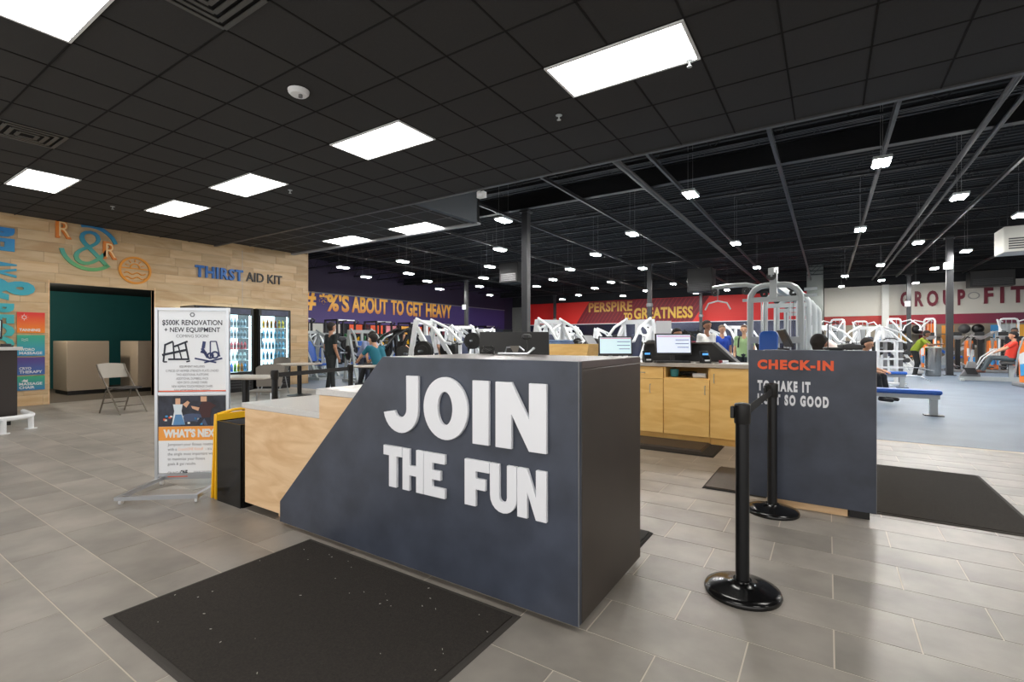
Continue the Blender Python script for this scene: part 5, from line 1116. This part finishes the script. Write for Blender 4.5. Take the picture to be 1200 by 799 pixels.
# recumbent trainer under the man in red
p = P(1172, 15.2); REC = (p, facing_cam(p, -82)); t = thing('recumbent_trainer', 'grey recumbent trainer on which the red-shirted man sits', 'cardio machine', p, REC[1])
MB().beam((0, -.95, .08), (0, .65, .08), .14, .12).build('base_beam', 'silver', t); 
for y in (-.9, .6): MB().beam((-.35, y, .03), (.35, y, .03), .1, .06).build('cross_foot', 'silver', t)
MB().prism([(-.95, .14), (-.45, .14), (-.5, .45), (-.6, .62), (-.75, .62), (-.85, .3)], -.11, .11, 'x').build('drive_shroud', 'grey', t, bevel=.02); MB().beam((0, -.68, .6), (0, -.62, 1.0), .05).build('display_post', 'silver', t); MB().bx(-.16, .16, -.64, -.6, 1.0, 1.2).build('display', 'black', t, bevel=.01)
MB().beam((0, .25, .12), (0, .25, .52), .12, .1, up=(0, 1, 0)).build('seat_post', 'silver', t); MB().pad(-.22, .22, .0, .48, .55, .64, .08).build('seat_pad', 'dgrey', t); MB().pad(-.21, .21, -.3, .3, -.04, .04, .1).xf((0, .48, .95), rx=76).build('back_pad', 'navy', t)
MB().beam((0, .3, .56), (0, .58, .75), .06).build('back_support', 'silver', t)
for sx in (-1, 1):
    a = MB().tube([(sx * .14, -.55, .4), (sx * .32, -.4, .75), (sx * .3, -.1, 1.02)], .02, 8).build('swing_arm', 'white', t); MB().prism([(-.78, .22), (-.52, .22), (-.6, .42), (-.86, .42)], sx * .16 - .05, sx * .16 + .05, 'x').build('foot_pedal', 'black', t)
MB().tube([(.36, .4, .05), (.36, .9, .1), (.34, 1.25, .55)], .025, 8).build('step_rail', 'white', t)
# ---- machines in front of the studio
MG = 'machines in front of the group studio'
s1_ = selector('white', 'black', 'white tower machine behind the man in the red shirt', P(1186, 22.8), facing_cam(P(1186, 22.8), 15), MG, 'silver', 2.35)
o1 = selector('white', 'orange', 'white machine with orange pad behind the stainless bin', P(1080, 24.4), facing_cam(P(1080, 24.4), -50), MG, 'orange', 2.4)
for l, x, d, tn, s_ in (('white tower machine left of the dark column with the white box', 1056, 23.0, 40, s1_), ('white tower machine in the far row before the red studio header', 1012, 26, 20, s1_), ('white tower machine far behind the cable station', 976, 24, -30, s1_)):
    p = P(x, d); dup(s_, p, facing_cam(p, tn), l)
l2 = leg_press('silver', 'blue', 'silver leg press with a long rising rail right of the dark column', P(1131, 25.2), facing_cam(P(1131, 25.2), -80), MG); l2.scale = (1.15, 1.15, 1.15)
pm('white press machine behind the bent person in pale shirt', 975, 16.5, 60, wm_[0], MG); pm('white press machine between the cable station and the white rack', 1010, 18, -40, wm_[0], MG); pm('white press machine left of the green-shirted person', 1046, 19.8, 70, wm_[0], MG); pm('white press machine behind the person in green', 868, 17, 30, wm_[0], MG); pm('white press machine behind the man in white', 838, 22.4, 100, wm_[0], MG)
# arms of a press standing free in front of the red wall, and exercise balls in the studio
for n, x in enumerate((1044, 1059, 1075, 1091, 1130, 1146)):
    q = atY(x, 384, BW - .75); o = thing('exercise_ball', 'dark exercise ball on the studio shelf, %s from the left' % ['first', 'second', 'third', 'fourth', 'fifth', 'sixth'][n], 'ball', (q.x, q.y, 1.7), 0, 'exercise balls on the studio shelf')
    MB().lathe([(.27 * math.sin(R(a_)) + .001, .275 - .27 * math.cos(R(a_))) for a_ in range(0, 181, 15)], n=20).build('ball', ['maroon', 'dgrey', 'black'][n % 3], o, smooth=80); MB().lathe([(.012, .0), (.012, .02)], n=8).build('valve', 'white', o)
t = thing('ball_shelf', 'long shelf for exercise balls in the studio', 'shelf', (X_(1090), BW - .75, 0)); xa, xb = X_(1040) - X_(1090), X_(1150) - X_(1090)
MB().bx(xa, xb, -.3, .3, 1.655, 1.7).build('board', 'taupe', t)
for x in (xa + .1, 0, xb - .1): MB().bx(x - .04, x + .04, -.25, .25, 0, 1.6545).build('leg', 'dgrey', t)
t = thing('pull_handle', 'white triangle handle hanging before the red wall', 'handle', (*P(841, 8.95)[:2], 1.86)); b = MB(); MB().tube([(-.22, 0, .0), (-.16, 0, .12), (0, 0, .16), (.16, 0, .12), (.22, 0, 0)], .014, 8).build('bar', 'white', t); MB().cyl((0, 0, .16), (0, 0, .4), .006, 6).build('cable', 'grey', t)
# ================================================================ PEOPLE
def surface(prims, h=.013, k=.025):
    P0 = np.array([p[0] for p in prims], float); P1 = np.array([p[1] for p in prims], float); r0 = np.array([p[2] for p in prims]); r1 = np.array([p[3] for p in prims])
    rm = np.maximum(r0, r1)[:, None]; lo = np.minimum(P0 - rm, P1 - rm).min(0) - 3 * h; hi = np.maximum(P0 + rm, P1 + rm).max(0) + 3 * h
    n = np.ceil((hi - lo) / h).astype(int) + 1; f = np.full(n, .3)
    ax = [lo[i] + h * np.arange(n[i]) for i in range(3)]
    for p, q, a, c in zip(P0, P1, r0, r1):
        m = max(a, c) + .06; i0 = np.maximum(((np.minimum(p, q) - m - lo) / h).astype(int), 0); i1 = np.minimum(((np.maximum(p, q) + m - lo) / h).astype(int) + 2, n)
        gx, gy, gz = np.meshgrid(*[ax[i][i0[i]:i1[i]] for i in range(3)], indexing='ij')
        d = q - p; L = max(d.dot(d), 1e-9); t = np.clip(((gx - p[0]) * d[0] + (gy - p[1]) * d[1] + (gz - p[2]) * d[2]) / L, 0, 1)
        v = np.sqrt((gx - p[0] - t * d[0]) ** 2 + (gy - p[1] - t * d[1]) ** 2 + (gz - p[2] - t * d[2]) ** 2) - (a + t * (c - a))
        s = np.s_[i0[0]:i1[0], i0[1]:i1[1], i0[2]:i1[2]]; o = f[s]; kk = min(k, min(a, c) * .8); hh = np.clip(.5 + .5 * (o - v) / kk, 0, 1); f[s] = o * (1 - hh) + v * hh - kk * hh * (1 - hh)
    s = f < 0; cn = sum(s[i:s.shape[0] - 1 + i, j:s.shape[1] - 1 + j, l:s.shape[2] - 1 + l].astype(int) for i in (0, 1) for j in (0, 1) for l in (0, 1))
    act = (cn > 0) & (cn < 8); idx = -np.ones(act.shape, int); cells = np.argwhere(act); idx[act] = np.arange(len(cells))
    pos = np.zeros((len(cells), 3)); cnt = np.zeros(len(cells)); cor = [(i, j, l) for i in (0, 1) for j in (0, 1) for l in (0, 1)]
    for a in cor:
        for axi in range(3):
            if a[axi]: continue
            b = list(a); b[axi] = 1; b = tuple(b)
            fa = f[tuple((cells + a).T)]; fb = f[tuple((cells + b).T)]; m = (fa < 0) != (fb < 0); tt = np.where(m, fa / np.where(m, fa - fb, 1), 0)
            pt = cells + np.array(a); pt = pt.astype(float); pt[:, axi] += tt; pos[m] += pt[m]; cnt[m] += 1
    V = lo + h * pos / cnt[:, None]; faces = []
    for axi in range(3):
        u, w_ = [(1, 2), (2, 0), (0, 1)][axi]; sl0 = [slice(1, -1)] * 3; sl1 = [slice(1, -1)] * 3; sl0[axi] = slice(0, -1); sl1[axi] = slice(1, None)
        a, b = s[tuple(sl0)], s[tuple(sl1)]; e = np.argwhere(a != b)
        if not len(e): continue
        fl_ = a[tuple(e.T)]; e = e + 1; e[:, axi] -= 1
        def cell(du, dw): c = e.copy(); c[:, u] -= du; c[:, w_] -= dw; return idx[tuple(c.T)]
        q = np.stack([cell(0, 0), cell(1, 0), cell(1, 1), cell(0, 1)], 1); q[~fl_] = q[~fl_][:, ::-1]; faces.append(q)
    return V, np.concatenate(faces)
def person(label, loc, rz, shirt, pants, hair=(34, 28, 26), skin=(196, 148, 118), pose='stand', lean=0., seat=.5, arms=('down', 'down'), shoe=(40, 40, 44), sleeve=.6, head_tilt=0., tall=1.0, longhair=False, straps=None, shorts=False):
    V3 = lambda *a: np.array(a, float)
    pz = .94 if pose in ('stand', 'bend') else seat + .1
    pel = V3(0, .0, pz); l = R(lean); u = V3(0, -math.sin(l), math.cos(l)); chest = pel + u * .34; neck = pel + u * .53
    l2 = R(lean * .5 + head_tilt); u2 = V3(0, -math.sin(l2), math.cos(l2)); fw = V3(0, -math.cos(l2), -math.sin(l2)); head = neck + u2 * .15 + fw * .015
    pr = []; lab = []
    def a(p, q, r0, r1, m): pr.append((p, q, r0, r1)); lab.append(m)
    for sx in (-1, 1):
        X = V3(sx, 0, 0); a(pel + X * .07, chest + X * .075, .115, .115, 1); a(chest + X * .075, pel + u * .44 + X * .11, .11, .07, 1); hip = pel + X * .085 - V3(0, 0, .04)
        if pose == 'sit': knee = hip + X * .06 + V3(0, -.43, .03); ank = knee + V3(0, -.08 if arms[0] != 'reach' else -.2, -.40)
        elif pose == 'bend': knee = hip + X * .03 + V3(0, -.08, -.43); ank = knee + V3(0, .08, -.41)
        else: knee = hip + X * .02 + V3(0, -.03 * sx, -.43); ank = knee + V3(0, .05 * sx + .02, -.41)
        a(pel + X * .06, hip, .115, .105, 2); a(hip, knee, .095, .062, 2); mid = knee + (ank - knee) * .75
        if shorts: a(knee, ank, .055, .042, 0)
        else: a(knee, ank, .062, .05, 2)
        a(ank + V3(0, .03, -.035), ank + V3(0, -.16, -.045), .042, .038, 3)
        sh = pel + u * .455 + X * .185; kind = arms[0 if sx < 0 else 1]
        e, w_ = {'down': ((.05, .03, -.28), (.05, -.06, -.52)), 'fwd': ((.06, -.2, -.2), (.0, -.45, -.16)), 'lap': ((.07, -.06, -.27), (-.02, -.3, -.33)), 'hips': ((.18, .06, -.24), (.02, -.05, -.42)), 'reach': ((.05, -.22, -.18), (.0, -.42, -.28)), 'up': ((.12, -.2, .1), (.06, -.25, .38)), 'hang': ((.03, -.1, -.26), (.0, -.14, -.5)), 'cross': ((.08, -.08, -.27), (-.16, -.22, -.22))}[kind]
        el = sh + V3(e[0] * sx, e[1], e[2]); wr = sh + V3(w_[0] * sx, w_[1], w_[2]); a(chest + X * .1 + u * .08, sh, .07, .062, 1)
        mp = sh + (el - sh) * sleeve; a(sh, mp, .058, .05, 1); a(mp, el, .042, .038, 0); a(el, wr, .038, .026, 0)
        d = (wr - el) / np.linalg.norm(wr - el); sd = np.cross(d, V3(0, 0, 1)); sd = sd / (np.linalg.norm(sd) + 1e-6) if np.linalg.norm(sd) > .05 else V3(0, 1, 0); nn = np.cross(sd, d); pc = wr + d * .045; a(wr, pc, .026, .03, 0)
        for q in range(4): b0 = pc + d * .025 + sd * (.03 * (q - 1.5) / 1.5); ln = (.055, .068, .07, .058)[q]; k1 = b0 + d * ln * .6; a(b0, k1, .0115, .011, 0); a(k1, k1 + d * ln * .4 - nn * .018, .011, .0095, 0)
        a(wr + d * .02 + sd * .025, wr + d * .06 + sd * .055, .0125, .011, 0)
    a(neck - u * .06, neck + u2 * .06, .055, .05, 0); a(head + u2 * .03 + fw * -.015, head + u2 * .035 + fw * .02, .09, .085, 0); a(head - u2 * .035 + fw * .03, head - u2 * .06 + fw * .045, .062, .045, 0)
    a(head + fw * .095 + u2 * .005, head + fw * .108 - u2 * .018, .012, .015, 0)
    for sx in (-1, 1): a(head + V3(sx * .088, 0, 0) + u2 * .01, head + V3(sx * .09, 0, 0) - u2 * .02, .016, .012, 0)
    V, Fc = surface(pr); me = bpy.data.meshes.new('body'); me.from_pydata(V.tolist(), [], Fc.tolist())
    cen = V[Fc].mean(1); best = np.full(len(cen), 9.); mi = np.zeros(len(cen), int)
    for (p, q, r0, r1), m in zip(pr, lab):
        d = q - p; L = max(d.dot(d), 1e-9); t_ = np.clip(((cen - p) @ d) / L, 0, 1); v = np.linalg.norm(cen - p - t_[:, None] * d, axis=1) - (r0 + t_ * (r1 - r0)); c = v < best; best[c] = v[c]; mi[c] = m
    for nm, c, ro in (('skin', skin, .55), ('shirt', shirt, .85), ('trousers', pants, .85), ('shoe', shoe, .6)): me.materials.append(mat('%s_%d_%d_%d' % ((nm,) + c), c, ro))
    me.polygons.foreach_set('material_index', mi); me.shade_smooth()
    t = thing('person', label, 'person', loc, rz); t.scale = (tall,) * 3
    o = bpy.data.objects.new('body', me); COL.objects.link(o); o.parent = t
    hp = [(head + u2 * .055 - fw * .02, head + u2 * .06 + fw * .012, .093, .085), (head + u2 * .02 - fw * .035, head - u2 * .03 - fw * .03, .09, .07)]
    if longhair: hp.append((head - fw * .06, neck - fw * .09 - u * .1, .075, .05))
    hv, hf = surface(hp, .015); hm = bpy.data.meshes.new('hair'); hm.from_pydata(hv.tolist(), [], hf.tolist()); hm.materials.append(mat('hair_%d_%d_%d' % hair, hair, .8)); hm.shade_smooth(); ho = bpy.data.objects.new('hair', hm); COL.objects.link(ho); ho.parent = t
    for sx in (-1, 1):
        c = head + fw * .093 + u2 * .018 + V3(sx * .034, 0, 0); MB().lathe([(.002, -.009), (.008, -.004), (.008, .004), (.002, .009)], tuple(c), 8).build('eye', 'black', t)
    c = head + fw * .087 - u2 * .052; MB().beam(c - V3(.02, 0, 0), c + V3(.02, 0, 0), .006, .01).build('mouth', mat('lip', (150, 84, 78), .6), t)
    if straps:
        for sx in (-1, 1): MB().tube([tuple(pel + u * .2 + V3(sx * .13, -.13, 0)), tuple(pel + u * .4 + V3(sx * .12, -.12, 0)), tuple(pel + u * .52 + V3(sx * .11, 0, 0)), tuple(pel + u * .4 + V3(sx * .11, .13, 0))], .022, 8).build('backpack_strap', mat('strap_dark', straps, .8), t)
        MB().pad(-.15, .15, .13, .27, pz + .1, pz + .5, .05).build('backpack', mat('strap_dark', straps, .8), t)
    return t
def at(x, d): p = P(x, d); return p
def F_(p, turn): return facing_cam(p, turn)
q = at(388, 12.2); person('standing man in black T-shirt and dark trousers left of the gym machines', q, F_(q, 120), (28, 34, 36), (44, 48, 50), tall=1.0, skin=(176, 128, 100))
q = at(447, 11.0); person('person in teal T-shirt hunched forward on a machine', q, F_(q, 215), (28, 104, 122), (24, 26, 32), pose='sit', lean=30, seat=.62, arms=('reach', 'reach'))
q = at(425, 12.9); person('person in pale grey shirt bending beside the one in teal', q, F_(q, 40), (134, 146, 180), (52, 56, 70), pose='bend', lean=40, arms=('hang', 'hang'), tall=.95)
q = at(469, 16.6); person('seated person in maroon tank top reaching both arms forward', q, F_(q, 75), (84, 30, 30), (30, 30, 34), pose='sit', lean=5, seat=.62, arms=('fwd', 'fwd'), sleeve=.15, tall=1.03)
q = at(507, 15.2); person('person in white shirt behind the white press machines', q, F_(q, 150), (222, 222, 226), (60, 64, 80), tall=.98)
q = at(828, 11.2); person('standing man in white T-shirt behind the back counter', q, F_(q, 40), (232, 230, 226), (60, 62, 70), skin=(150, 104, 80))
q = at(846, 13.4); person('standing person in royal blue shirt next to the man in white', q, F_(q, 20), (34, 70, 170), (34, 40, 60), skin=(200, 150, 120), hair=(120, 100, 84), tall=.98)
q = at(872, 12.8); person('standing person in light green shirt with dark backpack straps', q, F_(q, -8), (150, 178, 128), (36, 44, 50), skin=(204, 158, 126), hair=(92, 66, 48), straps=(40, 44, 44), tall=.97)
q = at(793, 9.8); person('person with dark hair whose head shows above the right monitor', q, F_(q, 30), (60, 66, 72), (40, 42, 46), pose='sit', seat=.62, arms=('lap', 'lap'))
STOOLQ = q
q2 = at(955, 6.35); person('dark-haired person sitting behind the check-in desk', q2, F_(q2, 150), (44, 46, 56), (40, 42, 46), pose='sit', seat=.46, lean=8, arms=('lap', 'lap'), skin=(150, 106, 84))
q3 = at(1003, 10.2); q3.y = 10.92 if 0 else q3.y; person('bare-shouldered person sitting low behind the check-in scanner', q3, F_(q3, 70), (196, 160, 140), (36, 38, 44), pose='sit', seat=.46, lean=18, arms=('lap', 'lap'), sleeve=.05)
q = at(984, 13.6); person('person in pale pink shirt bending forward beyond check-in', q, F_(q, -100), (226, 206, 200), (52, 54, 62), pose='bend', lean=48, arms=('hang', 'hang'), tall=1.02)
q = at(1072, 18.0); person('person in olive green shirt leaning on a machine by the column', q, F_(q, 80), (134, 150, 40), (30, 32, 34), pose='bend', lean=32, arms=('fwd', 'fwd'), skin=(120, 84, 64))
person('man in red T-shirt and grey trousers riding the recumbent trainer', REC[0] + Vector((math.sin(REC[1]) * -.22, math.cos(REC[1]) * .22, 0)), REC[1], (230, 66, 52), (78, 88, 94), pose='sit', seat=.665, lean=-10, arms=('reach', 'reach'), shoe=(110, 66, 50), head_tilt=6, hair=(26, 22, 22))
q = at(1189, 17.2); person('person in dark top standing behind the red-shirted man', q, F_(q, 10), (30, 30, 34), (34, 34, 40), skin=(110, 76, 58))
q = at(955, 18.5); person('distant person in navy top beside the cable station', q, F_(q, 160), (40, 52, 96), (40, 42, 50))
q = at(961, 20.5); person('distant person in pale blue top right of the one in navy', q, F_(q, 190), (176, 190, 214), (60, 64, 74))
# seats under the seated people
def stool(label, p, h):
    t = thing('stool', label, 'stool', (p.x, p.y, 0), 0, 'round stools'); MB().lathe([(.16, h - .05), (.175, h - .04), (.175, h - .01), (.16, h)], n=24).build('seat', 'black', t); MB().cyl((0, 0, .03), (0, 0, h - .05), .03, 12).build('column', 'chrome', t); MB().lathe([(.22, 0), (.22, .012), (.05, .035)], n=24).build('foot', 'chrome', t)
stool('round stool under the person above the right monitor', STOOLQ, .58); stool('round stool under the person behind check-in', q2, .42); stool('round stool under the bare-shouldered person', q3, .42)
q = at(447, 11.0); stool('round stool under the person in teal', q, .58); q = at(469, 16.6); stool('round stool under the person in maroon', q, .58)
